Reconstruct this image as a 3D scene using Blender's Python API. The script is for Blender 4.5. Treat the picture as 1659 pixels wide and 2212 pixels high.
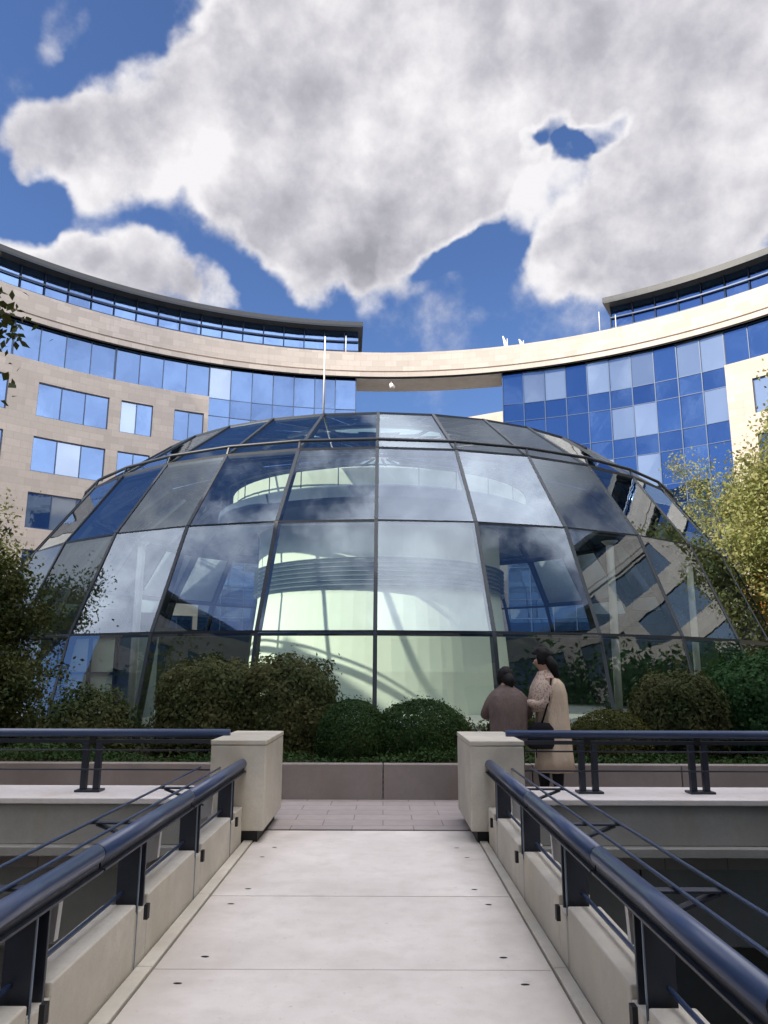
import bpy, bmesh, math, random
import numpy as np
from mathutils import Vector, Matrix, noise as mnoise
R = math.radians
S = bpy.context.scene
for o in list(bpy.data.objects):
    bpy.data.objects.remove(o)

# ------------------------------------------------------------------ camera
EYE = 1.45
cam_data = bpy.data.cameras.new("camera")
cam = bpy.data.objects.new("camera", cam_data)
S.collection.objects.link(cam)
cam_data.sensor_fit = 'VERTICAL'
cam_data.sensor_height = 34.6
cam_data.lens = 26.0
cam_data.clip_start = 0.05
cam_data.clip_end = 3000
cam.location = (0, 0, EYE)
cam.rotation_euler = (Matrix.Rotation(R(90 + 12.02), 3, 'X') @ Matrix.Rotation(R(0.2), 3, 'Z')).to_euler()
S.camera = cam

# ------------------------------------------------------------------ light
SUN_EL = R(38)
SUN_DIR = Vector((-0.86, -0.51, 0)).normalized() * math.cos(SUN_EL) + Vector((0, 0, math.sin(SUN_EL)))
sd = bpy.data.lights.new("sun", 'SUN')
sd.energy = 3.3
sd.angle = R(0.5)
sd.color = (1.0, 0.89, 0.74)
sun = bpy.data.objects.new("sun", sd)
S.collection.objects.link(sun)
sun.rotation_euler = SUN_DIR.to_track_quat('Z', 'Y').to_euler()

S.view_settings.view_transform = 'Standard'
S.view_settings.look = 'None'
S.view_settings.gamma = 1
S.view_settings.exposure = 1.32
S.render.engine = 'CYCLES'
try:
    S.cycles.max_bounces = 8
    S.cycles.transparent_max_bounces = 16
    S.cycles.caustics_reflective = False
    S.cycles.sample_clamp_indirect = 6
except Exception:
    pass

W = bpy.data.worlds.new("World")
S.world = W
W.use_nodes = True
nt = W.node_tree
nt.nodes.clear()
def wn(t, **kw):
    n = nt.nodes.new(t)
    for k, v in kw.items():
        setattr(n, k, v)
    return n
def mth(op, a, b=None, clamp=False):
    n = wn('ShaderNodeMath', operation=op, use_clamp=clamp)
    for i, v in enumerate((a, b)):
        if v is None: continue
        if isinstance(v, (int, float)): n.inputs[i].default_value = v
        else: nt.links.new(v, n.inputs[i])
    return n.outputs[0]
def vmt(op, a, b=None, out=0):
    n = wn('ShaderNodeVectorMath', operation=op)
    for i, v in enumerate((a, b)):
        if v is None: continue
        if isinstance(v, (tuple, Vector)): n.inputs[i].default_value = v
        else: nt.links.new(v, n.inputs[i])
    return n.outputs[out]
def mapr(v, a, b, c, d):
    n = wn('ShaderNodeMapRange', interpolation_type='SMOOTHSTEP')
    nt.links.new(v, n.inputs[0])
    for i, x in enumerate((a, b, c, d)): n.inputs[i + 1].default_value = x
    return n.outputs[0]
tc = wn('ShaderNodeTexCoord')
dirv = vmt('NORMALIZE', tc.outputs['Generated'])
sky = wn('ShaderNodeTexSky', sky_type='NISHITA', sun_disc=False)
sky.sun_elevation = SUN_EL
sky.sun_rotation = math.atan2(SUN_DIR.x, SUN_DIR.y)
sky.air_density = 1.0
sky.dust_density = 0.3
sky.ozone_density = 3.0
def fbm(vec, scale, detail=9, rough=0.56, lac=2.1):
    n = wn('ShaderNodeTexNoise')
    n.inputs['Scale'].default_value = scale
    n.inputs['Detail'].default_value = detail
    n.inputs['Roughness'].default_value = rough
    n.inputs['Lacunarity'].default_value = lac
    nt.links.new(vec, n.inputs['Vector'])
    return n
# cloud bank: (azimuth deg, elevation deg, angular radius deg, weight)
def ae(x, y, r):
    # bearing of a cloud puff seen from the bridge
    def d(x, y):
        v = Vector(((x - 829.5) / 1662, (1106 - y) / 1662, -1)).normalized()
        return Matrix.Rotation(R(102.02), 3, 'X') @ v
    a, b = d(x, y), d(x + r, y)
    return a, a.angle(b)
PUFFS = [(120,262,85,1),(260,230,115,1),(430,150,110,1),(300,340,120,1),(480,280,190,1),(650,150,230,1),
 (560,430,130,1),(700,350,220,1),(850,450,150,1),(650,550,95,.9),(770,550,80,.9),(900,200,270,1),(980,380,110,1),
 (1150,90,270,1),(1130,430,95,.8),(1420,100,290,1),(1640,260,260,1),(1380,430,140,1),(1560,480,180,1),
 (1240,600,90,.9),(1390,580,130,1),(1600,620,130,1),(900,-200,310,1),(1400,-250,400,1),(640,-120,150,.9),
 (40,560,75,.9),(190,575,80,1),(320,615,80,1),(430,655,60,.9),(110,15,55,.42),
 (820,625,60,.45),(930,590,60,.5),(1020,650,60,.38),(960,510,70,.6),(1240,540,70,.6)]
HOLES = [(1135,345,42,.75),(1185,312,40,.8),(1225,338,36,.7),(1270,305,42,.8),(985,560,45,.4),(1050,540,50,.45),(1040,590,110,.5),(60,420,120,.7),(1180,210,60,.2)]
warp = fbm(dirv, 5.0, 5, .5)
wv = vmt('MULTIPLY', vmt('SUBTRACT', warp.outputs['Color'], (.5, .5, .5)), (.20, .20, .20))
wdir = vmt('NORMALIZE', vmt('ADD', dirv, wv))
wdir2 = vmt('NORMALIZE', vmt('ADD', dirv, vmt('MULTIPLY', wv, (.35, .35, .35))))
def field(vec):
    acc = None
    for x, y, r, w in PUFFS + [(a, b, c, -d) for a, b, c, d in HOLES]:
        c, ang = ae(x, y, r)
        dt = vmt('DOT_PRODUCT', vec, tuple(c), out=1)
        m = mapr(dt, math.cos(ang * 1.3), math.cos(ang * .25), 0, w)
        acc = m if acc is None else mth('ADD', acc, m)
    return acc
F = field(wdir)
# everywhere else in the sky: scattered broken cumulus
sep = wn('ShaderNodeSeparateXYZ'); nt.links.new(dirv, sep.inputs[0])
back = mth('MAXIMUM', mapr(sep.outputs['Y'], 0.55, 0.25, 0, 1), mapr(sep.outputs['Z'], .78, .90, 0, 1))
gen = fbm(dirv, 2.2, 3, .5)
side = mapr(sep.outputs['X'], -.12, .16, 0, 1)      # the sky to the left of the court is mostly clear
genf = mth('MULTIPLY', mth('MULTIPLY', mapr(gen.outputs['Fac'], .34, .52, 0, 1.2), back), side)
for az_, el_, rad_, w_ in ((-92, 33, 17, 1.0), (-70, 20, 14, .9), (-52, 12, 12, .7), (-66, 50, 9, .7), (165, 47, 9, .5), (150, 20, 14, .8), (-100, 66, 30, .34), (180, 58, 18, .25)):
    c_ = (math.sin(R(az_)) * math.cos(R(el_)), math.cos(R(az_)) * math.cos(R(el_)), math.sin(R(el_)))
    dt_ = vmt('DOT_PRODUCT', wdir, c_, out=1)
    genf = mth('ADD', genf, mapr(dt_, math.cos(R(rad_ * 1.3)), math.cos(R(rad_ * .25)), 0, w_))
F2 = mth('MINIMUM', mth('ADD', F, genf), 1.35)
n1 = fbm(dirv, 5.2, 12, .58)
n2 = fbm(vmt('ADD', dirv, tuple(SUN_DIR * 0.04)), 5.2, 8, .54)
dens0 = mth('ADD', mth('MULTIPLY', F2, 0.95), mth('MULTIPLY', mth('SUBTRACT', n1.outputs['Fac'], .5), 2.2))
alpha = mapr(dens0, 0.08, 0.86, 0, 1)
relief = mth('MULTIPLY', mth('SUBTRACT', n1.outputs['Fac'], n2.outputs['Fac']), 2.5)
big = fbm(dirv, 3.4, 3, .5)
thick = mapr(mth('ADD', dens0, mth('MULTIPLY', mth('SUBTRACT', big.outputs['Fac'], .5), 1.6)), .45, 2.0, 0, 1)
lum = mth('SUBTRACT', mth('ADD', 0.87, relief), mth('MULTIPLY', thick, 0.50), clamp=True)
ramp = wn('ShaderNodeValToRGB')
ramp.color_ramp.elements[0].position = 0.15
ramp.color_ramp.elements[0].color = (.38, .38, .43, 1)
ramp.color_ramp.elements[1].position = 0.95
ramp.color_ramp.elements[1].color = (1.0, .98, 1.0, 1)
e = ramp.color_ramp.elements.new(.5); e.color = (.60, .59, .65, 1)
nt.links.new(lum, ramp.inputs[0])
# cloud gain raised out of view, overhead and behind, as added fill light
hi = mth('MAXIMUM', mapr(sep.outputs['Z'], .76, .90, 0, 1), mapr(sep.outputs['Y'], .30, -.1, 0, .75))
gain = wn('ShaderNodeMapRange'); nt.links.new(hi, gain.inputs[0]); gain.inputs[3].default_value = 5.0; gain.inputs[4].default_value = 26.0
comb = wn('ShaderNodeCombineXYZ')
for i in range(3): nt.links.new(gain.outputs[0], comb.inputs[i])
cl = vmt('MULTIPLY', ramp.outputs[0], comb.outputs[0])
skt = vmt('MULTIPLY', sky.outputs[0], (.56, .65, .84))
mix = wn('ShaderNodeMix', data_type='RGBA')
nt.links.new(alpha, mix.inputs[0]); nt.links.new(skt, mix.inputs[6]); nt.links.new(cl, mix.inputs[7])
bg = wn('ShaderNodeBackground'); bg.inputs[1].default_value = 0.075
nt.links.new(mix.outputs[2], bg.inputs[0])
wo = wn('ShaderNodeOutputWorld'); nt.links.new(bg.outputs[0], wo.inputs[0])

# ------------------------------------------------------------------ helpers
def tag(o, label=None, cat=None, group=None, kind=None):
    if label: o['label'] = label
    if cat: o['category'] = cat
    if group: o['group'] = group
    if kind: o['kind'] = kind
    return o
def empty(name, loc, label, cat, group=None, rz=0):
    o = bpy.data.objects.new(name, None)
    S.collection.objects.link(o)
    o.location = loc; o.rotation_euler = (0, 0, rz); o.empty_display_size = .2
    return tag(o, label, cat, group)
class MB:
    def __init__(s): s.v = []; s.f = []; s.uv = []; s.mi = []
    def add(s, vs, fs, uvs=None, mi=0):
        b = len(s.v); s.v += [tuple(v) for v in vs]
        for i, f in enumerate(fs):
            s.f.append(tuple(b + k for k in f)); s.mi.append(mi)
            s.uv.append(uvs[i] if uvs else None)
    def box(s, c, d, rz=0, M=None, mi=0):
        x, y, z = d[0] / 2, d[1] / 2, d[2] / 2
        vs = [Vector((a * x, b * y, g * z)) for g in (-1, 1) for b in (-1, 1) for a in (-1, 1)]
        if M is None: M = Matrix.Rotation(rz, 3, 'Z')
        vs = [M @ v + Vector(c) for v in vs]
        s.add(vs, [(0,2,3,1),(4,5,7,6),(0,1,5,4),(2,6,7,3),(0,4,6,2),(1,3,7,5)], mi=mi)
    def box2(s, a, b, mi=0):
        s.box([(a[i] + b[i]) / 2 for i in range(3)], [abs(b[i] - a[i]) for i in range(3)], mi=mi)
    def bar(s, a, b, w, h=None, up=(0, 0, 1), mi=0):
        a, b = Vector(a), Vector(b); h = h or w
        t = (b - a); L = t.length; t.normalize(); up = Vector(up)
        x = t.cross(up)
        if x.length < 1e-4: x = Vector((1, 0, 0))
        x.normalize(); z = x.cross(t)
        s.box((a + b) / 2, (w, L, h), M=Matrix((x, t, z)).transposed(), mi=mi)
    def tube(s, pts, r, n=10, cap=True, closed=False, mi=0):
        pts = [Vector(p) for p in pts]; m = len(pts)
        rs = r if isinstance(r, (list, tuple)) else [r] * m
        ref = Vector((0, 0, 1))
        base = len(s.v)
        for i, p in enumerate(pts):
            if closed: t = pts[(i + 1) % m] - pts[i - 1]
            else: t = pts[min(i + 1, m - 1)] - pts[max(i - 1, 0)]
            t.normalize()
            rf = ref if abs(t.dot(ref)) < .95 else Vector((0, 1, 0))
            x = t.cross(rf).normalized(); y = x.cross(t)
            for k in range(n):
                a = 2 * math.pi * k / n
                s.v.append(tuple(p + (x * math.cos(a) + y * math.sin(a)) * rs[i]))
        for i in range(m if closed else m - 1):
            j = (i + 1) % m
            for k in range(n):
                l = (k + 1) % n
                s.f.append((base + i * n + k, base + i * n + l, base + j * n + l, base + j * n + k)); s.uv.append(None); s.mi.append(mi)
        if cap and not closed:
            s.f.append(tuple(base + k for k in range(n))[::-1]); s.uv.append(None); s.mi.append(mi)
            s.f.append(tuple(base + (m - 1) * n + k for k in range(n))); s.uv.append(None); s.mi.append(mi)
    def loft(s, rings, closed=True, cap=True, mi=0):
        n = len(rings[0]); base = len(s.v)
        for r in rings: s.v += [tuple(p) for p in r]
        for i in range(len(rings) - 1):
            for k in range(n if closed else n - 1):
                l = (k + 1) % n
                s.f.append((base + i * n + k, base + i * n + l, base + (i + 1) * n + l, base + (i + 1) * n + k)); s.uv.append(None); s.mi.append(mi)
        if cap:
            s.f.append(tuple(base + k for k in range(n))[::-1]); s.uv.append(None); s.mi.append(mi)
            s.f.append(tuple(base + (len(rings) - 1) * n + k for k in range(n))); s.uv.append(None); s.mi.append(mi)
    def build(s, name, mat, parent=None, smooth=False, bevel=0, local=None, **kw):
        me = bpy.data.meshes.new(name)
        vs = s.v
        if local is not None:
            L = Vector(local); vs = [tuple(Vector(v) - L) for v in vs]
        me.from_pydata(vs, [], s.f)
        mats = mat if isinstance(mat, (list, tuple)) else [mat]
        for m in mats: me.materials.append(m)
        if len(mats) > 1: me.polygons.foreach_set('material_index', s.mi)
        if any(u is not None for u in s.uv):
            ul = me.uv_layers.new(name='UVMap'); fl = []
            for f, u in zip(s.f, s.uv):
                for k in range(len(f)): fl += list(u[k]) if u else [0, 0]
            ul.data.foreach_set('uv', fl)
        if smooth: me.polygons.foreach_set('use_smooth', [True] * len(me.polygons))
        me.update()
        o = bpy.data.objects.new(name, me); S.collection.objects.link(o)
        if local is not None and parent is None: o.location = local
        if parent is not None:
            o.parent = parent
            if kw.get('world'): o.location = -Vector(parent.location)
        if bevel:
            b = o.modifiers.new('bevel', 'BEVEL'); b.width = bevel; b.segments = 2; b.limit_method = 'ANGLE'
        return o
def copy_tree(o, parent=None):
    c = o.copy(); S.collection.objects.link(c); c.parent = parent
    for ch in list(o.children): copy_tree(ch, c)
    return c

# ------------------------------------------------------------------ materials
MATS = {}
class NT:
    def __init__(s, name):
        s.m = bpy.data.materials.new(name); s.m.use_nodes = True; s.t = s.m.node_tree; s.t.nodes.clear()
        s.out = s.n('ShaderNodeOutputMaterial')
    def n(s, t, **kw):
        n = s.t.nodes.new(t)
        for k, v in kw.items(): setattr(n, k, v)
        return n
    def l(s, a, b): s.t.links.new(a, b)
    def coord(s, kind='Object', scale=(1, 1, 1)):
        t = s.n('ShaderNodeTexCoord'); m = s.n('ShaderNodeMapping'); m.inputs['Scale'].default_value = scale
        s.l(t.outputs[kind], m.inputs[0]); return m.outputs[0]
    def noise(s, vec, scale, detail=6, rough=.55):
        n = s.n('ShaderNodeTexNoise'); n.inputs['Scale'].default_value = scale; n.inputs['Detail'].default_value = detail
        n.inputs['Roughness'].default_value = rough; s.l(vec, n.inputs['Vector']); return n.outputs['Fac']
    def ramp(s, fac, stops):
        r = s.n('ShaderNodeValToRGB'); el = r.color_ramp.elements
        while len(el) < len(stops): el.new(.5)
        for e, (p, c) in zip(el, stops): e.position = p; e.color = (*c, 1)
        s.l(fac, r.inputs[0]); return r.outputs[0]
    def mix(s, fac, a, b, mode='MIX'):
        m = s.n('ShaderNodeMix', data_type='RGBA', blend_type=mode)
        for i, v in ((0, fac), (6, a), (7, b)):
            if isinstance(v, (int, float)): m.inputs[i].default_value = v
            elif isinstance(v, tuple): m.inputs[i].default_value = (*v, 1)
            else: s.l(v, m.inputs[i])
        return m.outputs[2]
    def bsdf(s, col, rough=.6, metal=0, spec=.5, bump=None, bs=.2, bd=.01):
        p = s.n('ShaderNodeBsdfPrincipled')
        if isinstance(col, tuple): p.inputs['Base Color'].default_value = (*col, 1)
        else: s.l(col, p.inputs['Base Color'])
        if isinstance(rough, (int, float)): p.inputs['Roughness'].default_value = rough
        else: s.l(rough, p.inputs['Roughness'])
        p.inputs['Metallic'].default_value = metal
        p.inputs['Specular IOR Level'].default_value = spec
        if bump is not None:
            b = s.n('ShaderNodeBump'); b.inputs['Strength'].default_value = bs; b.inputs['Distance'].default_value = bd
            s.l(bump, b.inputs['Height']); s.l(b.outputs[0], p.inputs['Normal'])
        s.l(p.outputs[0], s.out.inputs[0]); return p
def m_concrete(name, c, dirt=.25, sc=1.0, stain=(.5, .44, .34)):
    t = NT(name); v = t.coord('Object')
    a = t.noise(v, 1.1 * sc, 8, .6); b = t.noise(v, 14 * sc, 6, .6); f = t.noise(v, 90, 3, .6)
    v2 = t.coord('Object', (1.2, 1.2, .25)); st = t.noise(v2, 2.3, 6, .6)
    base = t.mix(t.ramp(a, [(.3, (0, 0, 0)), (.7, (1, 1, 1))]), tuple(x * (1 - dirt) for x in c), tuple(min(1, x * 1.06) for x in c))
    base = t.mix(t.ramp(b, [(.42, (0, 0, 0)), (.75, (.5, .5, .5))]), base, tuple(x * .78 for x in c))
    base = t.mix(t.ramp(st, [(.52, (0, 0, 0)), (.75, (.45, .45, .45))]), base, tuple(c[i] * stain[i] * 1.6 for i in range(3)))
    base = t.mix(t.ramp(f, [(.3, (.25, .25, .25)), (.5, (0, 0, 0))]), base, tuple(x * .6 for x in c))
    t.bsdf(base, .85, spec=.25, bump=f, bs=.25, bd=.006)
    return t.m
def m_metal(name, c, rough=.35, metal=.0, spec=.6, var=.15):
    t = NT(name); v = t.coord('Object'); a = t.noise(v, 9, 6, .6)
    col = t.mix(a, tuple(x * (1 - var) for x in c), tuple(x * (1 + var) for x in c)) if var > .06 else c
    r = rough if var <= .06 else t.ramp(t.noise(v, 25, 5, .6), [(.3, (rough * .88,) * 3), (.75, (rough * 1.15,) * 3)])
    t.bsdf(col, r, metal, spec); return t.m
def m_leaf(name, dark, light, warm=None, trans=.25):
    t = NT(name); g = t.n('ShaderNodeNewGeometry'); v = t.coord('Object')
    col = t.mix(g.outputs['Random Per Island'], dark, light)
    cl = t.noise(v, 1.6, 3, .5)
    col = t.mix(t.ramp(cl, [(.38, (0, 0, 0)), (.66, (.75, .75, .75))]), col, warm or tuple(min(1, x * 1.35) for x in light))
    p = t.n('ShaderNodeBsdfPrincipled'); t.l(col, p.inputs['Base Color']); p.inputs['Roughness'].default_value = .75
    p.inputs['Specular IOR Level'].default_value = .12
    tr = t.n('ShaderNodeBsdfTranslucent'); t.l(t.mix(1.0, col, (1.0, 1.0, .5), 'MULTIPLY'), tr.inputs[0])
    ms = t.n('ShaderNodeMixShader'); ms.inputs[0].default_value = trans
    t.l(p.outputs[0], ms.inputs[1]); t.l(tr.outputs[0], ms.inputs[2]); t.l(ms.outputs[0], t.out.inputs[0]); return t.m
def m_bark(name, c):
    t = NT(name); v = t.coord('Object', (1, 1, .25)); a = t.noise(v, 14, 8, .65)
    t.bsdf(t.mix(a, tuple(x * .5 for x in c), tuple(x * 1.4 for x in c)), .9, spec=.2, bump=a, bs=.6, bd=.02); return t.m
def m_glass(name, tint, refl, base, rtint=(1, 1, 1), wav=.0):
    # clear pane: see-through share plus mirror share that grows at grazing angles
    t = NT(name)
    tr = t.n('ShaderNodeBsdfTransparent'); tr.inputs[0].default_value = (*tint, 1)
    gl = t.n('ShaderNodeBsdfGlossy'); gl.inputs['Roughness'].default_value = .012; gl.inputs[0].default_value = (*rtint, 1)
    fr = t.n('ShaderNodeFresnel'); fr.inputs[0].default_value = 1.5
    mm = t.n('ShaderNodeMath', operation='MULTIPLY_ADD', use_clamp=True); t.l(fr.outputs[0], mm.inputs[0]); mm.inputs[1].default_value = refl; mm.inputs[2].default_value = base
    if wav:
        v = t.coord('Object'); b = t.n('ShaderNodeBump'); b.inputs['Strength'].default_value = wav; b.inputs['Distance'].default_value = .05
        t.l(t.noise(v, .9, 2, .4), b.inputs['Height']); t.l(b.outputs[0], gl.inputs['Normal'])
    ms = t.n('ShaderNodeMixShader'); t.l(mm.outputs[0], ms.inputs[0]); t.l(tr.outputs[0], ms.inputs[1]); t.l(gl.outputs[0], ms.inputs[2])
    t.l(ms.outputs[0], t.out.inputs[0]); return t.m
def m_mirror(name, body, rtint, k=.5, wav=.12, rough=.03):
    # solar-control glazing: dark tinted body with a coloured mirror coat
    t = NT(name); v = t.coord('Object'); g = t.n('ShaderNodeObjectInfo')
    df = t.n('ShaderNodeBsdfDiffuse'); t.l(t.mix(g.outputs['Random'], tuple(x * .6 for x in body), tuple(min(1, x * 1.3) for x in body)), df.inputs[0])
    gl = t.n('ShaderNodeBsdfGlossy'); gl.inputs['Roughness'].default_value = rough; gl.inputs[0].default_value = (*rtint, 1)
    b = t.n('ShaderNodeBump'); b.inputs['Strength'].default_value = wav; b.inputs['Distance'].default_value = .06
    t.l(t.noise(v, .8, 3, .45), b.inputs['Height']); t.l(b.outputs[0], gl.inputs['Normal'])
    ms = t.n('ShaderNodeMixShader'); ms.inputs[0].default_value = k
    t.l(df.outputs[0], ms.inputs[1]); t.l(gl.outputs[0], ms.inputs[2]); t.l(ms.outputs[0], t.out.inputs[0]); return t.m
def m_stone(name, c, mortar, bw=1.2, bh=.5, ms=.012):
    t = NT(name); tcn = t.n('ShaderNodeTexCoord')
    br = t.n('ShaderNodeTexBrick'); t.l(tcn.outputs['UV'], br.inputs['Vector'])
    br.inputs['Color1'].default_value = (*[x * 1.07 for x in c], 1); br.inputs['Color2'].default_value = (*[x * .84 for x in c], 1)
    br.inputs['Mortar'].default_value = (*mortar, 1); br.inputs['Scale'].default_value = 1
    br.inputs['Mortar Size'].default_value = ms; br.inputs['Brick Width'].default_value = bw; br.inputs['Row Height'].default_value = bh
    v = t.coord('Object'); n = t.noise(v, .35, 6, .6); n2 = t.noise(v, 6, 5, .6)
    v3 = t.coord('Object', (1, 1, .12)); n3 = t.noise(v3, 1.4, 5, .6)
    col = t.mix(t.ramp(n, [(.35, (0, 0, 0)), (.7, (.4, .4, .4))]), br.outputs[0], tuple(x * .8 for x in c))
    col = t.mix(t.ramp(n2, [(.4, (0, 0, 0)), (.8, (.35, .35, .35))]), col, tuple(x * .75 for x in c))
    col = t.mix(t.ramp(n3, [(.55, (0, 0, 0)), (.8, (.35, .35, .35))]), col, tuple(x * .62 for x in c))
    t.bsdf(col, .85, spec=.25, bump=n2, bs=.15, bd=.01); return t.m
def m_plain(name, c, rough=.7, spec=.3, var=.15, sc=5):
    t = NT(name); v = t.coord('Object'); a = t.noise(v, sc, 6, .6)
    t.bsdf(t.mix(a, tuple(x * (1 - var) for x in c), tuple(min(1, x * (1 + var)) for x in c)), rough, spec=spec); return t.m

CON_DECK = m_concrete('deck_concrete', (.72, .68, .655), .20, .8, (.50, .44, .36))
# deck: damp, dirty margins along both edges and scuffed middle
t = NT('deck_slab_concrete'); v = t.coord('Object')
a = t.noise(v, 1.0, 8, .62); b = t.noise(v, 5.5, 7, .62); f = t.noise(v, 95, 3, .6); g_ = t.noise(v, 2.6, 6, .6)
sp = t.n('ShaderNodeSeparateXYZ'); t.l(v, sp.inputs[0])
def tm(op, x, y=None, cl=False):
    n = t.n('ShaderNodeMath', operation=op, use_clamp=cl)
    for i, q in enumerate((x, y)):
        if q is None: continue
        if isinstance(q, (int, float)): n.inputs[i].default_value = q
        else: t.l(q, n.inputs[i])
    return n.outputs[0]
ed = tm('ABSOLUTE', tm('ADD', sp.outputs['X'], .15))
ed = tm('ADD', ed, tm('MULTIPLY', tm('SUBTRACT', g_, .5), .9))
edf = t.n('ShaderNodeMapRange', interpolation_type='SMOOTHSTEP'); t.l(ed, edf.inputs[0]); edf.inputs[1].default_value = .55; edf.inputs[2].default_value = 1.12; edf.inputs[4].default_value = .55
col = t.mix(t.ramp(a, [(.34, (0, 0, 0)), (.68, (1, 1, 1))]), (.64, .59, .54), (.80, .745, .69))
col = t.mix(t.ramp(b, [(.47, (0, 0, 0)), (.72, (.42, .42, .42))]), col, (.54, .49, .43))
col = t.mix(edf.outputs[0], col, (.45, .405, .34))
col = t.mix(t.ramp(t.noise(v, 26, 4, .7), [(.62, (0, 0, 0)), (.72, (.5, .5, .5))]), col, (.38, .34, .30))
t.bsdf(col, .85, spec=.25, bump=f, bs=.25, bd=.006); CON_SLAB = t.m
CON_KERB = m_concrete('kerb_concrete', (.66, .62, .53), .28, 1.4)
CON_PIL = m_concrete('pillar_concrete', (.62, .58, .49), .28, 1.5)
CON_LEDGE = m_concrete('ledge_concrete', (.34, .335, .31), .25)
CON_WALL = m_concrete('court_concrete', (.30, .30, .28), .3)
CON_PLANT = m_concrete('planter_concrete', (.29, .255, .235), .3)
NAVY = m_metal('navy_paint', (.030, .056, .130), .33, 0, .8, .05)
NAVY2 = m_metal('navy_paint_dull', (.014, .018, .030), .45, 0, .5)
STEEL = m_metal('dark_steel', (.016, .023, .034), .45, 0, .4)
ALU = m_metal('grey_alloy', (.42, .42, .42), .4, .3, .6)
GALV = m_metal('zinc_wire', (.20, .25, .32), .35, .6, .6)
DARK = m_plain('black_rubber', (.012, .012, .013), .6)
STONE = m_stone('beige_cladding', (.54, .485, .43), (.40, .35, .30), .9, .45, .010)
STONE_S = m_plain('reveal_stone', (.40, .34, .28), .85)
SOFFIT = m_concrete('soffit_render', (.66, .66, .67), .15)
BLUE = m_mirror('blue_solar_glass', (.025, .060, .15), (.15, .24, .43), .60, .10)
BLUE2 = m_mirror('deep_blue_solar_glass', (.020, .050, .13), (.135, .22, .405), .60, .10)
DKGL = m_mirror('dark_window_glass', (.02, .03, .04), (.25, .32, .40), .45, .1)
BLIND = m_mirror('glass_over_pale_blind', (.20, .26, .34), (.34, .43, .58), .45, .08, .05)
PENTG = m_mirror('penthouse_glass', (.02, .04, .08), (.22, .36, .66), .5, .2, .06)
MULL = m_metal('facade_mullion', (.045, .085, .17), .4, .1, .6)
ROOFM = m_metal('roof_sheet', (.05, .055, .06), .5, .1, .4)
LOUV = m_metal('louvre_blade', (.035, .055, .10), .4, .4, .5)
GLASS = m_glass('dome_glass', (.80, .88, .87), .85, .115, (.72, .85, 1.0), .05)
DRUM = m_plain('pale_green_render', (.76, .82, .68), .8, .2, .05, 2)
DRUM_D = m_plain('grey_gallery_lining', (.09, .12, .17), .6, .3, .15, 3)
WHITE = m_plain('white_paint', (.78, .78, .76), .5, .4, .04)
SOIL = m_plain('soil', (.045, .034, .024), .95, .1, .4, 12)
GROUNDM = m_plain('court_ground', (.045, .05, .04), .95, .1, .4, 2)
LEAF_DK = m_leaf('dark_bush_leaf', (.040, .058, .024), (.075, .100, .038), (.11, .105, .045))
LEAF_BOX = m_leaf('box_leaf', (.022, .050, .018), (.036, .075, .024), (.052, .090, .028))
LEAF_MOSS = m_leaf('olive_leaf', (.035, .045, .012), (.085, .095, .026), (.12, .11, .03))
LEAF_GRN = m_leaf('green_leaf', (.018, .060, .020), (.050, .120, .040), (.06, .13, .05))
LEAF_SUN = m_leaf('yellow_green_leaf', (.14, .175, .065), (.31, .35, .15), (.34, .31, .14), .35)
LEAF_OR = m_leaf('rust_leaf', (.22, .08, .02), (.42, .20, .06), (.35, .28, .08), .3)
LEAF_SH = m_leaf('shade_tree_leaf', (.026, .042, .018), (.062, .090, .034), (.10, .095, .035))
BARK = m_bark('bark', (.10, .08, .06)); BARKP = m_bark('pale_bark', (.36, .32, .26))
t = NT('pavers'); v = t.coord('Object')
br = t.n('ShaderNodeTexBrick'); t.l(v, br.inputs['Vector']); br.inputs['Scale'].default_value = 1
br.inputs['Brick Width'].default_value = .6; br.inputs['Row Height'].default_value = .3; br.inputs['Mortar Size'].default_value = .006
br.inputs['Color1'].default_value = (.41, .36, .34, 1); br.inputs['Color2'].default_value = (.35, .31, .295, 1); br.inputs['Mortar'].default_value = (.22, .18, .17, 1)
nz = t.noise(v, 7, 6, .6)
t.bsdf(t.mix(t.ramp(nz, [(.4, (0, 0, 0)), (.75, (.4, .4, .4))]), br.outputs[0], (.26, .22, .2)), .85, spec=.2, bump=nz, bs=.2)
PAVER = t.m

# ------------------------------------------------------------------ setting: court ground, terrace, bridge deck
CY = 22.0           # centre of the ring of offices
RI = 31.5           # inner face radius
def P(phi, r, z):   # phi in degrees from +Y, positive to +X
    a = R(phi); return Vector((r * math.sin(a), CY + r * math.cos(a), z))
g = MB()
n = 96
g.add([(900 * math.cos(2 * math.pi * k / n), 900 * math.sin(2 * math.pi * k / n), -4.6) for k in range(n)], [tuple(range(n))])
tag(g.build('ground', GROUNDM), kind='structure')
T0 = 7.90           # near edge of the terrace paving
# terrace: a slab of the circular podium beyond the straight front edge
pts = []
half = math.sqrt(31.3 ** 2 - (CY - T0) ** 2)
a0 = math.atan2(T0 - CY, half)
for k in range(49):
    a = a0 + (math.pi - 2 * a0) * k / 48
    pts.append((31.3 * math.cos(a), CY + 31.3 * math.sin(a)))
tb = MB(); m_ = len(pts)
tb.add([(x, y, 0) for x, y in pts] + [(x, y, -.35) for x, y in pts],
       [tuple(range(m_)), tuple(range(2 * m_ - 1, m_ - 1, -1))] + [(i, i + m_, (i + 1) % m_ + m_, (i + 1) % m_) for i in range(m_)])
tag(tb.build('terrace_paving', PAVER), kind='structure')
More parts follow.
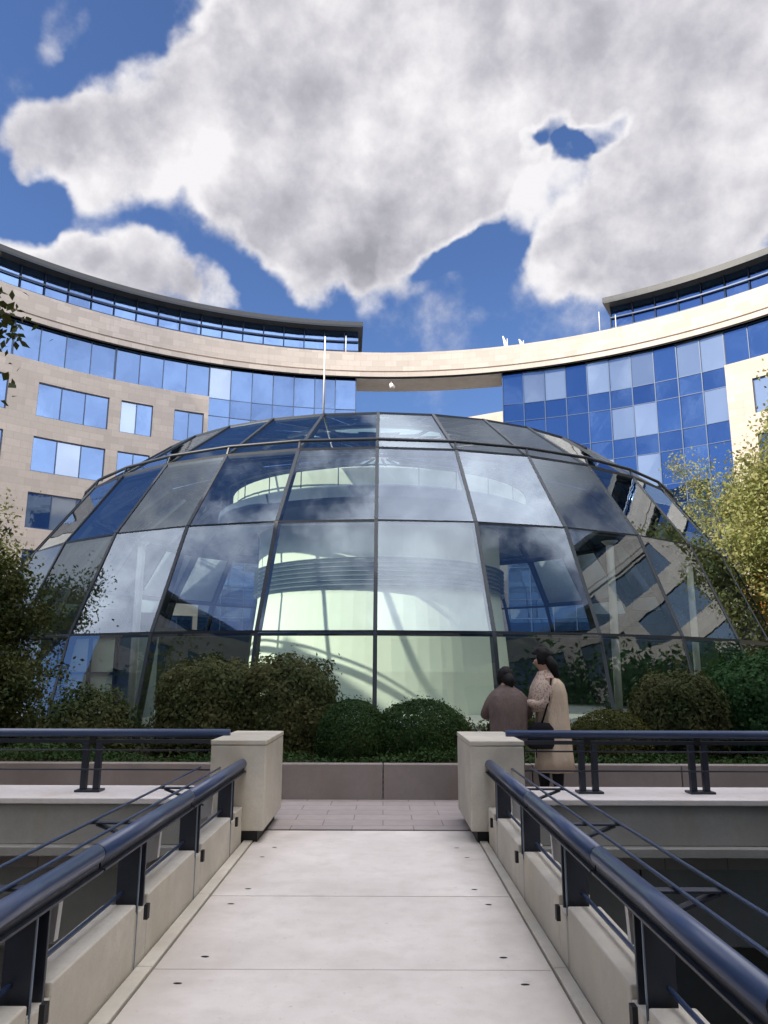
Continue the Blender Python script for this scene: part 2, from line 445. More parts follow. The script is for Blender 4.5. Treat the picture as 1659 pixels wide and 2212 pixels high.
# bridge deck slabs with open joints over a dark bed
DX0, DX1 = -1.154, .857
db = MB()
joints = [-7.6, -6.2, -4.9, -3.6, -2.3, -1.0, .32, 1.64, 2.96, 4.28, 5.60, 7.84]
for a, b in zip(joints[:-1], joints[1:]):
    w = {5.60: .009, 4.28: .003}.get(a, .005)
    db.box2((DX0, a + w, -.14), (DX1, b - .006, 0))
db.box2((DX0 + .01, -7.5, -.42), (DX1 - .01, 7.84, -.142), mi=1)
for y in (1.64, 2.96, 4.28, 5.60, 6.92):
    for sx in (DX0 + .17, DX1 - .17):
        for dy in (-.19, .17):
            cx = sx + (.0 if dy < 0 else (.05 if sx < 0 else -.05))
            vs = [(cx + +.022 * math.cos(k * math.pi / 5), y + dy + .011 * math.sin(k * math.pi / 5), .002) for k in range(10)]
            db.add(vs, [tuple(range(10))], mi=2)
tag(db.build('footbridge_deck', [CON_SLAB, CON_WALL, DARK], bevel=.004), kind='structure')
cb = MB()
for x0, x1 in ((DX0 - .088, DX0 - .008), (DX1 + .008, DX1 + .075)):
    for a, b in zip(joints[:-1], joints[1:]):
        cb.box2((x0, a + .004, -.14), (x1, b - .004, .012))
tag(cb.build('deck_edge_strip', CON_KERB, bevel=.004), kind='structure')
db2 = MB(); db2.box2((-1.05, 7.832, -.2), (.79, 7.91, -.012))
tag(db2.build('threshold_gap', DARK), kind='structure')

# upstands along the bridge (a low wall each side), one panel between posts
POSTY = [-4.4, -3.15, -1.9, -.65, .6, 1.87, 3.12, 4.34, 5.58, 6.80]
for side, xi, lab in ((-1, -1.25, 'left'), (1, .937, 'right')):
    e = empty('low_wall', (xi, 3, 0), 'pale concrete upstand on the %s edge of the footbridge, notched at each rail post' % lab, 'low wall', 'concrete upstands of the footbridge')
    xo = xi + side * .17
    prev = -7.5
    for py in POSTY + [None]:
        nxt = (py - .10) if py is not None else 7.24
        b = MB(); b.box2((min(xi, xo), prev + .003, -.3), (max(xi, xo), nxt - .003, .31)); b.build('wall_panel', CON_KERB, e, bevel=.008, world=True)
        if py is not None:
            # lower notch under the post
            b = MB(); b.box2((min(xi, xo) , nxt + .003, -.3), (max(xi, xo), nxt + .197, .262)); b.build('notch_block', CON_KERB, e, bevel=.006, world=True)
            prev = nxt + .20

# railings of the bridge
def bridge_rail(side, X, lab):
    e = empty('railing', (X, 3, 0), 'dark blue tubular handrail running along the %s side of the footbridge with wires outside it' % lab, 'railing', 'railings of the footbridge')
    zr = .672
    segs = [-4.7, -3.0, -1.3, .4, 2.05, 3.66, 5.32, 7.28]
    for a, b in zip(segs[:-1], segs[1:]):
        m = MB(); m.tube([(X, a + .012, zr), (X, b - .012, zr)], .041, 20)
        o = m.build('handrail', NAVY, e, smooth=True, world=True)
        m = MB(); m.box2((X - .018, a + .012, zr - .062), (X + .018, b - .012, zr - .036)); m.box2((X - .040, a + .012, zr - .072), (X + .040, b - .012, zr - .0625)); m.build('rail_flange', NAVY2, e, world=True)
    for a in segs[1:-1]:
        m = MB(); m.tube([(X, a - .011, zr), (X, a + .011, zr)], .036, 16); m.build('rail_joint', DARK, e, world=True)
    for py in POSTY:
        p = MB()
        for dy in (-.055, .055):
            p.box2((X - side * -.045 - .055, py + dy - .009, -.12), (X - side * -.045 + .055, py + dy + .009, zr - .073))
        o = p.build('post', NAVY2, e, bevel=.002, world=True)
        s = MB(); s.tube([(X - side * .02, py - .085, -.1), (X - side * .02, py - .085, zr - .073)], .0045, 6); s.build('wire', GALV, o)
        s = MB(); s.box2((X - side * .065 - .010, py - .09, .235), (X - side * .065 + .010, py - .05, .305)); s.build('fixing_block', DARK, o)
    # outer wires on cantilever brackets
    wx = [X + side * .20, X + side * .385]
    for x in wx:
        m = MB(); m.tube([(x, -4.7, .635), (x, 7.3, .635)], .0085, 8); m.build('guard_bar', NAVY, e, smooth=True, world=True)
    m = MB(); m.tube([(X + side * .07, -4.7, .355), (X + side * .07, 7.26, .355)], .010, 8); m.build('lower_bar', NAVY, e, smooth=True, world=True)
    y = 3.30 - 1.40 * 4
    while y < 7.0:
        k = MB()
        # light triangular bracket plate hanging from the rail
        for yy in (y - .02,):
            vs = [(X + side * .0, yy, zr - .073), (X + side * .13, yy, zr - .073), (X + side * .08, yy, zr - .27), (X + side * .01, yy, zr - .24)]
            vs2 = [(a, b + .04, c) for a, b, c in vs]
            k.add(vs + vs2, [(0, 1, 2, 3), (7, 6, 5, 4), (0, 4, 5, 1), (1, 5, 6, 2), (2, 6, 7, 3), (3, 7, 4, 0)])
        o = k.build('bracket', ALU, e, world=True)
        k = MB(); k.box((X + side * .24, y, .620), (.34, .06, .010)); k.bar((X + side * .07, y, .50), (X + side * .37, y, .612), .05, .012); k.build('bracket_arm', NAVY2, o)
        y += 1.40
    return e
bridge_rail(-1, -1.27, 'left')
bridge_rail(1, .960, 'right')

# ------------------------------------------------------------------ terrace front: pillars, ledges, cross rails, court wall
for x0, x1, lab in ((-1.56, -1.06, 'left'), (.785, 1.275, 'right')):
    e = empty('concrete_pillar', ((x0 + x1) / 2, 7.4, 0), 'square-edged pale concrete pillar at the far %s corner of the footbridge' % lab, 'pillar', 'concrete pillars at the end of the footbridge')
    b = MB(); b.box2((x0, 7.26, .10), (x1, 8.48, .83)); b.build('shaft', CON_PIL, e, bevel=.012, world=True)
    b = MB(); b.box2((x0 - .004, 7.256, .832), (x1 + .004, 8.484, .875)); b.build('coping', CON_PIL, e, bevel=.008, world=True)
    b = MB(); b.box2((x0 + .06, 7.32, -.01), (x1 - .06, 8.42, .099)); b.build('shadow_gap', DARK, e, world=True)  # recessed block coloured black for the shade in the gap under the shaft
LEDGES = ((-1, -26, -1.565, 'left'), (1, 1.28, 26, 'right'))
for side, x0, x1, lab in LEDGES:
    e = empty('parapet', ((-3.5 if side < 0 else 3.5), 7.4, 0), 'wide pale concrete parapet ledge along the terrace front, %s of the footbridge' % lab, 'parapet', 'parapet ledges of the terrace')
    seg = 3.2; a = x1 if side < 0 else x0; k = 0
    while abs(a) < 12:
        b_ = a + side * seg
        lo, hi = min(a, b_) + .004, max(a, b_) - .004
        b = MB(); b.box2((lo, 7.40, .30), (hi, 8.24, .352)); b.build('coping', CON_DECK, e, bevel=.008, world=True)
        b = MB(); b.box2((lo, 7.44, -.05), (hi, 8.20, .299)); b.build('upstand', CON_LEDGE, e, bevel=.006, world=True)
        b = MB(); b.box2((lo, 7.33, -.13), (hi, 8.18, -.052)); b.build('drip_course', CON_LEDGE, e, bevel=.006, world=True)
        a = b_; k += 1
# curved wall of the lower storey under the terrace
for side in (-1, 1):
    e = empty('court_wall', (side * 5, 8, -1), 'shaded grey concrete panel wall under the terrace, %s the footbridge' % ('left of' if side < 0 else 'right of'), 'wall', 'walls under the terrace')
    for k in range(8):
        x0 = side * (1.0 + k * 1.5); x1 = side * (1.0 + (k + 1) * 1.5)
        def yy(x): return 8.15 - .012 * (abs(x) - 1) ** 2
        b = MB(); b.bar((x0 + side * .01, yy(x0), -.60), (x1 - side * .01, yy(x1), -.60), .22, .9); b.build('wall_panel', CON_WALL, e, bevel=.006, world=True)
    b = MB(); b.box2((side * 1.0 if side > 0 else -13, 9.4, -4.6), (13 if side > 0 else -1.0, 9.6, -.4)); b.build('rear_wall', CON_WALL, e, world=True)
def cross_rail(side, xs, x0, x1, lab):
    e = empty('railing', (side * 3, 7.42, 0), 'dark blue rail on twin posts along the top of the terrace parapet, %s side' % lab, 'railing', 'railings on the terrace parapet')
    m = MB(); m.tube([(x0, 7.82, .895), (x1, 7.82, .895)], .040, 16); m.build('handrail', NAVY, e, smooth=True, world=True)
    m = MB(); m.box2((min(x0, x1), 7.80, .80), (max(x0, x1), 7.84, .835)); m.build('rail_flange', NAVY2, e, world=True)
    for z in (.74, .56):
        m = MB(); m.tube([(x0, 7.76, z), (x1, 7.76, z)], .008, 8); m.build('guard_bar', NAVY2, e, smooth=True, world=True)
    for x in xs:
        p = MB()
        for dx in (-.062, .062): p.box2((x + dx - .028, 7.79, .36), (x + dx + .028, 7.85, .80))
        o = p.build('post', NAVY2, e, bevel=.003, world=True)
        q = MB(); q.box2((x - .12, 7.74, .353), (x + .12, 7.90, .372)); q.build('base_plate', NAVY2, o)
        q = MB(); q.box2((x - .03, 7.795, .801), (x + .03, 7.845, .87)); q.build('saddle', DARK, o)
cross_rail(-1, [-2.83, -3.92, -5.0, -6.1, -7.2, -8.3], -1.5, -11, 'left')
cross_rail(1, [1.99, 3.06, 4.13, 5.2, 6.3, 7.4, 8.5], 1.2, 11, 'right')

# planter walls and soil between path and dome
DC = Vector((-.2, 34.0, 0))
pw = empty('planter_wall', (0, 9.3, 0), 'low brown concrete planter wall across the terrace in front of the bushes', 'planter wall')
x = -12.6
while x < 12.5:
    b = MB(); b.box2((x + .005, 9.72, -.01), (x + 1.8 - .005, 9.90, .405)); b.build('wall_panel', CON_PLANT, pw, bevel=.008, world=True); x += 1.8
sb = MB(); xs = np.linspace(-12.5, 12.5, 40); ys = np.linspace(9.89, 18.0, 20)
vv = []; 
for y in ys:
    for x in xs: vv.append((x, y, .30 + .10 * mnoise.noise(Vector((x * .7, y * .7, 0))) - max(0, y - 16.5) * .12))
ff = [(j * 40 + i, j * 40 + i + 1, (j + 1) * 40 + i + 1, (j + 1) * 40 + i) for j in range(19) for i in range(39)]
sb.add(vv, ff); tag(sb.build('planting_soil', SOIL, smooth=True), kind='structure')

# ------------------------------------------------------------------ ring of offices
ZB = EYE
Z_TOP, Z_BOT = 23.5 + ZB, 21.5 + ZB
ROWS = [(21.3 - 3.5 * k + ZB, 19.1 - 3.5 * k + ZB) for k in range(7)]
def arc_wall(mb, p0, p1, r, z0, z1, step=1.4, flip=False, mi=0):
    n = max(1, int(math.ceil(abs(p1 - p0) / step)))
    for i in range(n):
        a, b = p0 + (p1 - p0) * i / n, p0 + (p1 - p0) * (i + 1) / n
        vs = [P(a, r, z0), P(b, r, z0), P(b, r, z1), P(a, r, z1)]
        ua, ub = R(a) * r, R(b) * r
        mb.add(vs, [(0, 1, 2, 3)], [[(ua, z0), (ub, z0), (ub, z1), (ua, z1)]], mi)
def arc_ring(mb, p0, p1, r0, r1, z, step=1.4):
    n = max(1, int(math.ceil(abs(p1 - p0) / step)))
    for i in range(n):
        a, b = p0 + (p1 - p0) * i / n, p0 + (p1 - p0) * (i + 1) / n
        mb.add([P(a, r0, z), P(b, r0, z), P(b, r1, z), P(a, r1, z)], [(0, 1, 2, 3)], [[(R(a) * r0, r0), (R(b) * r0, r0), (R(b) * r1, r1), (R(a) * r1, r1)]])
def arc_box(mb, p0, p1, r0, r1, z0, z1, step=1.4):
    arc_wall(mb, p0, p1, r0, z0, z1, step); arc_wall(mb, p0, p1, r1, z0, z1, step)
    arc_ring(mb, p0, p1, r0, r1, z0, step); arc_ring(mb, p0, p1, r0, r1, z1, step)
    for p in (p0, p1): mb.add([P(p, r0, z0), P(p, r1, z0), P(p, r1, z1), P(p, r0, z1)], [(0, 1, 2, 3)], [[(0, z0), (r1 - r0, z0), (r1 - r0, z1), (0, z1)]])
bl = empty('office_building', (0, CY + RI, 0), 'curved beige stone and blue glass office building with a bridging top storey behind the dome', 'building')
DEPTH = 13
GAP = (176, 186)     # opening of the ring behind the footbridge
random.seed(4)
wall = MB()
C1, C2 = (-22.9, -3.8), (15.6, 42.5)      # curtain walls
def window(p0, p1, z0, z1, npane, mats, inset=.16):
    f = MB(); r = RI + inset
    t = math.degrees(.05 / r)
    for z in (z0, z1 - .06): arc_box(f, p0, p1, r - .05, r + .05, z, z + .06, 3)
    edges = [p0 + (p1 - p0) * i / npane for i in range(npane + 1)]
    for i, p in enumerate(edges):
        q = min(max(p, p0 + t / 2), p1 - t / 2)
        arc_box(f, q - t / 2, q + t / 2, r - .045, r + .045, z0 + .061, z1 - .061, 3)
    o = f.build('window', MULL, bl, world=True)
    for i in range(npane):
        a, b = edges[i] + t / 2, edges[i + 1] - t / 2
        q = MB(); arc_wall(q, a, b, r + random.uniform(-.01, .015), z0 + .06, z1 - .06, 9)
        q.build('pane', BLIND if random.random() < mats else BLUE, o)
    return o
def wall_run(p0, p1, pattern, top_strip=True, bld=None, floors=6):
    """stone wall from p0 to p1 with windows; pattern = list of (start,end,npanes)"""
    zs = [0.0]
    rows = ROWS[:floors]
    first = 0
    if top_strip:
        k = max(1, int(round((p1 - p0) / 12)))
        for i in range(k):
            window(p0 + (p1 - p0) * i / k + .02, p0 + (p1 - p0) * (i + 1) / k - .02, rows[0][1], Z_BOT - .0, max(1, int(round((p1 - p0) / k / 2.62))), .10, .32)
        arc_ring(wall, p0, p1, RI, RI + .4, rows[0][1])
        first = 1; ztop = rows[0][1]
    else: ztop = Z_BOT
    cuts = [p0]
    for a, b, n in pattern: cuts += [a, b]
    cuts.append(p1)
    for i in range(0, len(cuts), 2): arc_wall(wall, cuts[i], cuts[i + 1], RI, -4.6, ztop)
    for a, b, n in pattern:
        z = ztop
        for zt, zb in rows[first:]:
            arc_wall(wall, a, b, RI, zt, z); z = zb
            # reveals
            arc_ring(wall, a, b, RI, RI + .2, zt); arc_ring(wall, a, b, RI, RI + .2, zb)
            for p in (a, b): wall.add([P(p, RI, zb), P(p, RI + .2, zb), P(p, RI + .2, zt), P(p, RI, zt)], [(0, 1, 2, 3)], [[(0, 0), (.2, 0), (.2, 2), (0, 2)]])
            if zb > 1.0: window(a, b, zb, zt, n, .12)
            else: arc_wall(wall, a, b, RI + .18, zb, zt)
        arc_wall(wall, a, b, RI, -4.6, z)
def band(p0, p1, mb):
    arc_box(mb, p0, p1, RI - .02, RI + .9, Z_BOT + .55, Z_TOP)          # parapet face
    arc_box(mb, p0, p1, RI + .08, RI + .85, Z_BOT + .40, Z_BOT + .548)   # groove
    arc_box(mb, p0, p1, RI - .12, RI + .80, Z_BOT + .06, Z_BOT + .398)   # lip
LW = -51.5; HB = -104   # left wing ends here; the rear wing starts here
bandm = MB(); band(LW, 174, bandm); band(-174, HB, bandm)
bandm.build('parapet_band', STONE, bl, world=True)
dl = MB()
for a_, b_ in ((LW, 174), (-174, HB)): arc_box(dl, a_, b_, RI - .05, RI + .7, Z_BOT - .02, Z_BOT + .058); dl.build('drip_strip', ROOFM, bl, world=True)
# bridging storey soffit and rear
br_ = MB(); arc_box(br_, -3.85, 15.65, RI + .1, RI + 2.7, Z_BOT - .03, Z_TOP - .2); br_.build('bridge_soffit', SOFFIT, bl, world=True)
# stone parts
wall_run(-45.9, C1[0], [(-34.9 - 8.0, -34.9, 3), (-33.5, -29.7, 2), (-27.1, -23.2 - .25, 2)])
wall_run(LW, -45.9, [(-50.4, -46.1, 2)])
wall_run(C2[1], 74, [(45.3, 53.3, 3), (55, 59, 2), (61, 65, 2), (66.5, 72.5, 3)])
# rear part of the ring, seen only in reflections: plainer rows of windows
for s, plist in ((-1, [(106 + 8 * k, 112 + 8 * k) for k in range(8)]), (1, [(76 + 8 * k, 82 + 8 * k) for k in range(12)])):
    lo = -HB if s < 0 else 74
    z = Z_BOT; r_ = MB(); gp = MB()
    for zt, zb in ROWS[:6]:
        arc_wall(wall, s * lo, s * 174, RI, zt, z, 3)
        for a, b in plist:
            arc_wall(gp, s * a, s * b, RI + .12, zb, zt, 3)
        cuts = [lo] + [q for ab in plist for q in ab] + [174]
        for i in range(0, len(cuts), 2): arc_wall(wall, s * cuts[i], s * cuts[i + 1], RI, zb, zt, 3)
        z = zb
    arc_wall(wall, s * lo, s * 174, RI, -4.6, z, 3)
    gp.build('window_band', DKGL, bl, world=True)
# wing ends, backs and roof
for a, b in ((LW, C1[1]), (C2[0], 174), (-174, HB)):
    arc_wall(wall, a, b, RI + DEPTH, -4.6, Z_TOP - .3, 3)
    arc_ring(wall, a, b, RI + .3, RI + DEPTH, Z_TOP - .3, 3)
    for p in (a, b): wall.add([P(p, RI + .25, -4.6), P(p, RI + DEPTH, -4.6), P(p, RI + DEPTH, Z_BOT + .3), P(p, RI + .25, Z_BOT + .3)], [(0, 1, 2, 3)], [[(0, 0), (DEPTH, 0), (DEPTH, 26), (0, 26)]])
wall.build('wall', STONE, bl, world=True)
# curtain walls
def curtain(p0, p1, nc, special, lab):
    f = MB(); r = RI + .28; dp = (p1 - p0) / nc
    zt = Z_BOT - .02
    hz = [zt]
    for a, b in ROWS: hz += [b, a - 3.5]
    hz = [z for z in hz if z > -1] + [-1]
    t = math.degrees(.03 / r)
    for i in range(nc + 1):
        p = p0 + dp * i
        arc_box(f, p - t, p + t, r - .05, r + .05, -4.6, zt, 9)
    for z in hz[1:]: arc_box(f, p0, p1, r - .03, r + .04, z - .02, z + .02, 2.7)
    o = f.build('curtain_wall', MULL, bl, world=True)
    for j in range(len(hz) - 1):
        for i in range(nc):
            q = MB(); dr = random.uniform(-.012, .02); dr2 = random.uniform(-.012, .02)
            a, b = p0 + dp * i + t, p0 + dp * (i + 1) - t
            vs = [P(a, r + dr, hz[j + 1]), P(b, r + dr2, hz[j + 1]), P(b, r + dr2 + random.uniform(-.01, .01), hz[j]), P(a, r + dr + random.uniform(-.01, .01), hz[j])]
            q.add(vs, [(0, 1, 2, 3)])
            k = special.get((j, i))
            mat = BLIND if k else (BLUE2 if j % 2 else BLUE)
            if j < 10 and hz[j] > 5: q.build('pane', mat, o)
            else: q.build('pane', mat, o)
    # end strip so the glass returns into the wall
    return o
curtain(C1[0], C1[1], 7, {(0, 0): 1, (2, 4): 1}, 'left')
curtain(C2[0], C2[1], 10, {(0, 1): 1, (0, 2): 1, (0, 4): 1, (0, 5): 1, (0, 6): 1, (0, 8): 1, (0, 9): 1, (2, 5): 1, (2, 6): 1, (2, 9): 1, (4, 4): 1, (4, 6): 1, (6, 6): 1}, 'right')
# penthouses set back on the roof
for p0, p1 in ((LW + .5, -2.9), (28.6, 172), (-172, HB - 1)):
    o = MB(); arc_box(o, p0, p1, RI + .75, RI + 9, Z_TOP + 2.45, Z_TOP + 2.82); ro = o.build('roof', ROOFM, bl, world=True)
    q = MB(); arc_box(q, p0 + .2, p1 - .2, RI + .70, RI + .85, Z_TOP + 2.35, Z_TOP + 2.50); q.build('gutter', STEEL, ro)
    q = MB(); arc_wall(q, p0 + .6, p1 - .6, RI + 1.7, Z_TOP - .3, Z_TOP + 2.45, 2.65); 
    for p in (p0 + .6, p1 - .6): q.add([P(p, RI + 1.7, Z_TOP - .3), P(p, RI + 8, Z_TOP - .3), P(p, RI + 8, Z_TOP + 2.45), P(p, RI + 1.7, Z_TOP + 2.45)], [(0, 1, 2, 3)])
    pg = q.build('penthouse_glazing', PENTG, bl, world=True)
    q = MB(); p = p0 + .6
    while p < p1:
        q.bar(P(p, RI + 1.62, Z_TOP - .3), P(p, RI + 1.62, Z_TOP + 2.45), .06, .1, up=(0, 1, 0)); p += 2.65
    for zz in (.7, 1.5):
        arc_box(q, p0 + .6, p1 - .6, RI + 1.50, RI + 1.60, Z_TOP + zz, Z_TOP + zz + .09, 2.65)
    q.build('sun_louvre', LOUV, pg)
# rear block seen under the bridging storey
rb = empty('rear_building', (6, 64, 0), 'sunlit beige building wing glimpsed under the bridging storey beside the right curtain wall', 'building')
q = MB(); 
a, b = Vector((10.6, 60.8, 0)), Vector((-1.5, 67.8, 0)); nn = Vector((.5, .87, 0)) * 9
cs = [a, b, b + nn, a + nn]; zt = 21.7 + ZB
for i in range(4):
    u, w = cs[i], cs[(i + 1) % 4]; L = (w - u).length
    q.add([u + Vector((0, 0, -4.6)), w + Vector((0, 0, -4.6)), w + Vector((0, 0, zt)), u + Vector((0, 0, zt))], [(0, 1, 2, 3)], [[(0, 0), (L, 0), (L, 26), (0, 26)]])
q.build('wall', STONE, rb, world=True)
q = MB(); q.add([c + Vector((0, 0, zt + .001)) for c in cs], [(0, 1, 2, 3)]); q.build('roof', ROOFM, rb, world=True)
# small things on the roof
def pole(name, base, h, r, label, cat, group=None, mat=WHITE):
    m = MB(); m.tube([base, Vector(base) + Vector((0, 0, h))], [r, r * .6], 8)
    return tag(m.build(name, mat, None, smooth=True, local=base), label, cat, group)
pole('roof_mast', P(28.2, RI + .5, Z_TOP), 1.7, .035, 'thin white mast at the near end of the right penthouse roof', 'mast')
pole('roof_mast', P(-5.2, RI + .5, Z_TOP), 1.5, .04, 'short white mast standing in front of the left penthouse end', 'mast')
pole('roof_mast', P(30.2, RI + .5, Z_TOP), 1.2, .04, 'short white mast in front of the right penthouse glazing', 'mast')
for ph, h, lab in ((16.3, .95, 'tall white fin-shaped aerial on the bridging parapet'), (18.4, .55, 'low white aerial beside the fin-shaped one on the parapet')):
    b0 = P(ph, RI + .4, Z_TOP); m = MB()
    m.loft([[b0 + Vector((-.16, -.05, 0)), b0 + Vector((.16, -.05, 0)), b0 + Vector((.16, .05, 0)), b0 + Vector((-.16, .05, 0))],
            [b0 + Vector((-.30, -.03, h)), b0 + Vector((-.22, -.03, h)), b0 + Vector((-.22, .03, h)), b0 + Vector((-.30, .03, h))]])
    m.tube([b0 + Vector((.05, 0, 0)), b0 + Vector((.05, 0, h * .8))], .03, 6)
    tag(m.build('aerial', WHITE, None, local=b0), lab, 'aerial')
b0 = P(.9, RI + .25, Z_BOT - .12); m = MB()  # small white cone on a short stem under the soffit
m.tube([b0, b0 + Vector((0, 0, -.25))], .04, 8); m.tube([b0 + Vector((-.02, -.02, -.25)), b0 + Vector((.1, -.2, -.60))], [.12, .2], 12)
tag(m.build('soffit_cone', WHITE, None, smooth=True, local=b0), 'small white stem and cone hanging under the bridging storey', 'light fitting')

# ------------------------------------------------------------------ glass dome
dome = empty('glass_dome', tuple(DC), 'large faceted glass dome with dark steel ribs in the middle of the courtyard', 'glass dome')
N = 34
RR = [(16.05, .0), (15.55, 1.0 + ZB), (14.31, 3.95 + ZB), (12.56, 6.43 + ZB), (9.88, 8.45 + ZB), (5.6, 9.45 + ZB), (0.6, 9.85 + ZB)]
def Q(i, k, dr=0, dz=0):
    r, z = RR[i]; a = 2 * math.pi * k / N
    return Vector((DC.x + (r + dr) * math.sin(a), DC.y - (r + dr) * math.cos(a), z + dz))
names = {1: .075, 2: .06, 3: .09, 4: .06, 5: .05}
for i, w in names.items():
    m = MB()
    for k in range(N): 
        a, b = Q(i, k, -.07), Q(i, k + 1, -.07); m.bar(a, b, .18, w * 1.7)
    m.build('ring_beam', STEEL, dome, world=True)
m = MB()
m.tube([Q(3, k, -.12, .34) for k in range(N)], .052, 10, closed=True)
for k in range(N): m.bar(Q(3, k), Q(3, k, -.12, .34), .05, .05)
m.build('outer_ring_tube', STEEL, dome, smooth=False, world=True)
m = MB(); m.tube([Q(3, k, -.25, -.12) for k in range(N)], .05, 8, closed=True); m.build('inner_ring_tube', STEEL, dome, world=True)
m = MB()
for k in range(N): m.bar(Q(0, k, .05, .06), Q(0, k + 1, .05, .06), .25, .24)
m.build('base_kerb', CON_LEDGE, dome, world=True)
for k in range(N):
    m = MB()
    for i in range(6):
        if i >= 4 and k % 2: continue
        w = [.24, .24, .22, .20, .12, .08][i]
        a, b = Q(i, k, -.09), Q(i + 1, k, -.09)
        rad = Vector((math.sin(2 * math.pi * k / N), -math.cos(2 * math.pi * k / N), 0))
        t_ = (b - a).normalized(); up = (rad - t_ * rad.dot(t_)).normalized()
        m.bar(a, b, .10 if i < 4 else .07, w, up=up)
    m.build('rib', STEEL, dome, world=True)
random.seed(9)
back = MB(); front_n = 0
for i in range(6):
    for k in range(N):
        kk = k if k < N / 2 else k - N
        vs = [Q(i, k, .02), Q(i, k + 1, .02), Q(i + 1, k + 1, .02), Q(i + 1, k, .02)]
        c = sum(vs, Vector()) / 4
        # each sheet sits a hair differently in its frame
        ax = Vector((random.uniform(-1, 1), random.uniform(-1, 1), random.uniform(-1, 1))).normalized()
        M = Matrix.Rotation(R(random.uniform(-.6, .6)), 3, ax)
        vs = [c + M @ (v - c) for v in vs]
        if i < 5 and -9 <= kk <= 8:
            q = MB(); q.add(vs, [(0, 1, 2, 3)]); q.build('pane', GLASS, dome, world=True); front_n += 1
        else: back.add(vs, [(0, 1, 2, 3)])
o = back.build('rear_panes', GLASS, dome, world=True); o['kind'] = 'stuff'
m = MB(); n_ = 64
m.add([(DC.x + 15.7 * math.cos(2 * math.pi * k / n_), DC.y + 15.7 * math.sin(2 * math.pi * k / n_), .02) for k in range(n_)], [tuple(range(n_))])
tag(m.build('dome_floor', m_plain('dome_floor_tiles', (.30, .29, .26), .5, .4)), kind='structure')
pole('lightning_rod', Q(4, -1, 0, .05), 2.75, .035, 'thin pale lightning rod rising from the top ring of the glass dome', 'lightning rod')

# hall inside the dome
hall = empty('inner_hall', tuple(DC), 'pale green round hall with a louvre band and projecting gallery inside the glass dome', 'hall')
def lathe(mb, prof, n=72, a0=0, a1=360):
    for i in range(len(prof) - 1):
        for k in range(n):
            a, b = R(a0 + (a1 - a0) * k / n), R(a0 + (a1 - a0) * (k + 1) / n)
            (r0, z0), (r1, z1) = prof[i], prof[i + 1]
            mb.add([(DC.x + r0 * math.sin(a), DC.y - r0 * math.cos(a), z0), (DC.x + r0 * math.sin(b), DC.y - r0 * math.cos(b), z0),
                    (DC.x + r1 * math.sin(b), DC.y - r1 * math.cos(b), z1), (DC.x + r1 * math.sin(a), DC.y - r1 * math.cos(a), z1)], [(0, 1, 2, 3)])
m = MB(); lathe(m, [(5.6, 0), (5.6, 1.6), (5.45, 3.2), (5.3, 4.5), (5.3, 7.4), (5.6, 7.9)]); m.build('wall', DRUM, hall, smooth=True, world=True)
m = MB()
for k in range(7):
    z = 4.75 + k * .17; lathe(m, [(5.36, z), (5.48, z + .03), (5.36, z + .07), (5.32, z)], 72)
m.build('louvre_band', m_plain('louvre_grey', (.20, .24, .23), .6), hall, world=True)
m = MB(); lathe(m, [(5.6, 7.3), (6.9, 7.55), (7.1, 7.75), (7.1, 8.15), (6.9, 8.25), (5.4, 8.25)]); m.build('gallery', DRUM_D, hall, smooth=False, world=True)
m = MB(); lathe(m, [(6.5, 8.26), (6.5, 9.0), (4.5, 9.6), (0.05, 9.9)]); m.build('upper_wall', DRUM, hall, smooth=True, world=True)
m = MB(); m.tube([(DC.x + 7.05 * math.sin(R(a)), DC.y - 7.05 * math.cos(R(a)), 8.95) for a in range(0, 360, 6)], .03, 6, closed=True)
for a in range(0, 360, 12): m.tube([(DC.x + 7.05 * math.sin(R(a)), DC.y - 7.05 * math.cos(R(a)), 8.2), (DC.x + 7.05 * math.sin(R(a)), DC.y - 7.05 * math.cos(R(a)), 8.95)], .02, 6)
m.build('balustrade', STEEL, hall, world=True)
m = MB(); lathe(m, [(13.6, .02), (13.6, 3.9), (13.75, 3.9)], 60, 62, 298); m.build('rear_wall', m_plain('dark_backdrop', (.05, .065, .055), .7, .3, .3, 1.5), hall, world=True)  # dark screen added behind the lower panes to darken them, hiding the facade
# partition with glazed doors inside on the left
pt = empty('inner_kiosk', (-9.4, 25.5, 0), 'pale glazed partition block standing inside the left of the glass dome', 'kiosk')
m = MB()
for x in (-10.4, -9.55, -8.7): m.box2((x - .05, 25.4, .02), (x + .05, 25.5, 2.75))
for z in (.06, 1.5, 2.7): m.box2((-10.35, 25.41, z - .04), (-8.75, 25.49, z + .04))
m.build('frame', STEEL, pt, world=True)
m = MB(); m.box2((-10.34, 25.5, .05), (-8.76, 25.56, 2.7)); m.build('panel', DRUM, pt, world=True)
m = MB(); m.box2((-10.9, 25.6, .02), (-8.2, 28.4, 2.9)); m.build('rear_box', DRUM_D, pt, world=True)

for k, (x, y, lab) in enumerate(((-7.2, 22.6, 'slim white column inside the dome beside the kiosk'), (6.6, 22.2, 'slim white column inside the dome right of the round hall'), (10.6, 26.5, 'slim white column inside the dome, furthest right'))):
    m = MB(); m.tube([(x, y, .02), (x, y, 5.2)], .11, 16); m.tube([(x, y, 5.2), (x, y, 5.32)], [.11, .24], 16); m.tube([(x, y, .02), (x, y, .12)], .17, 16)
    tag(m.build('column', WHITE, None, smooth=True, local=(x, y, 0)), lab, 'column', 'columns inside the dome')

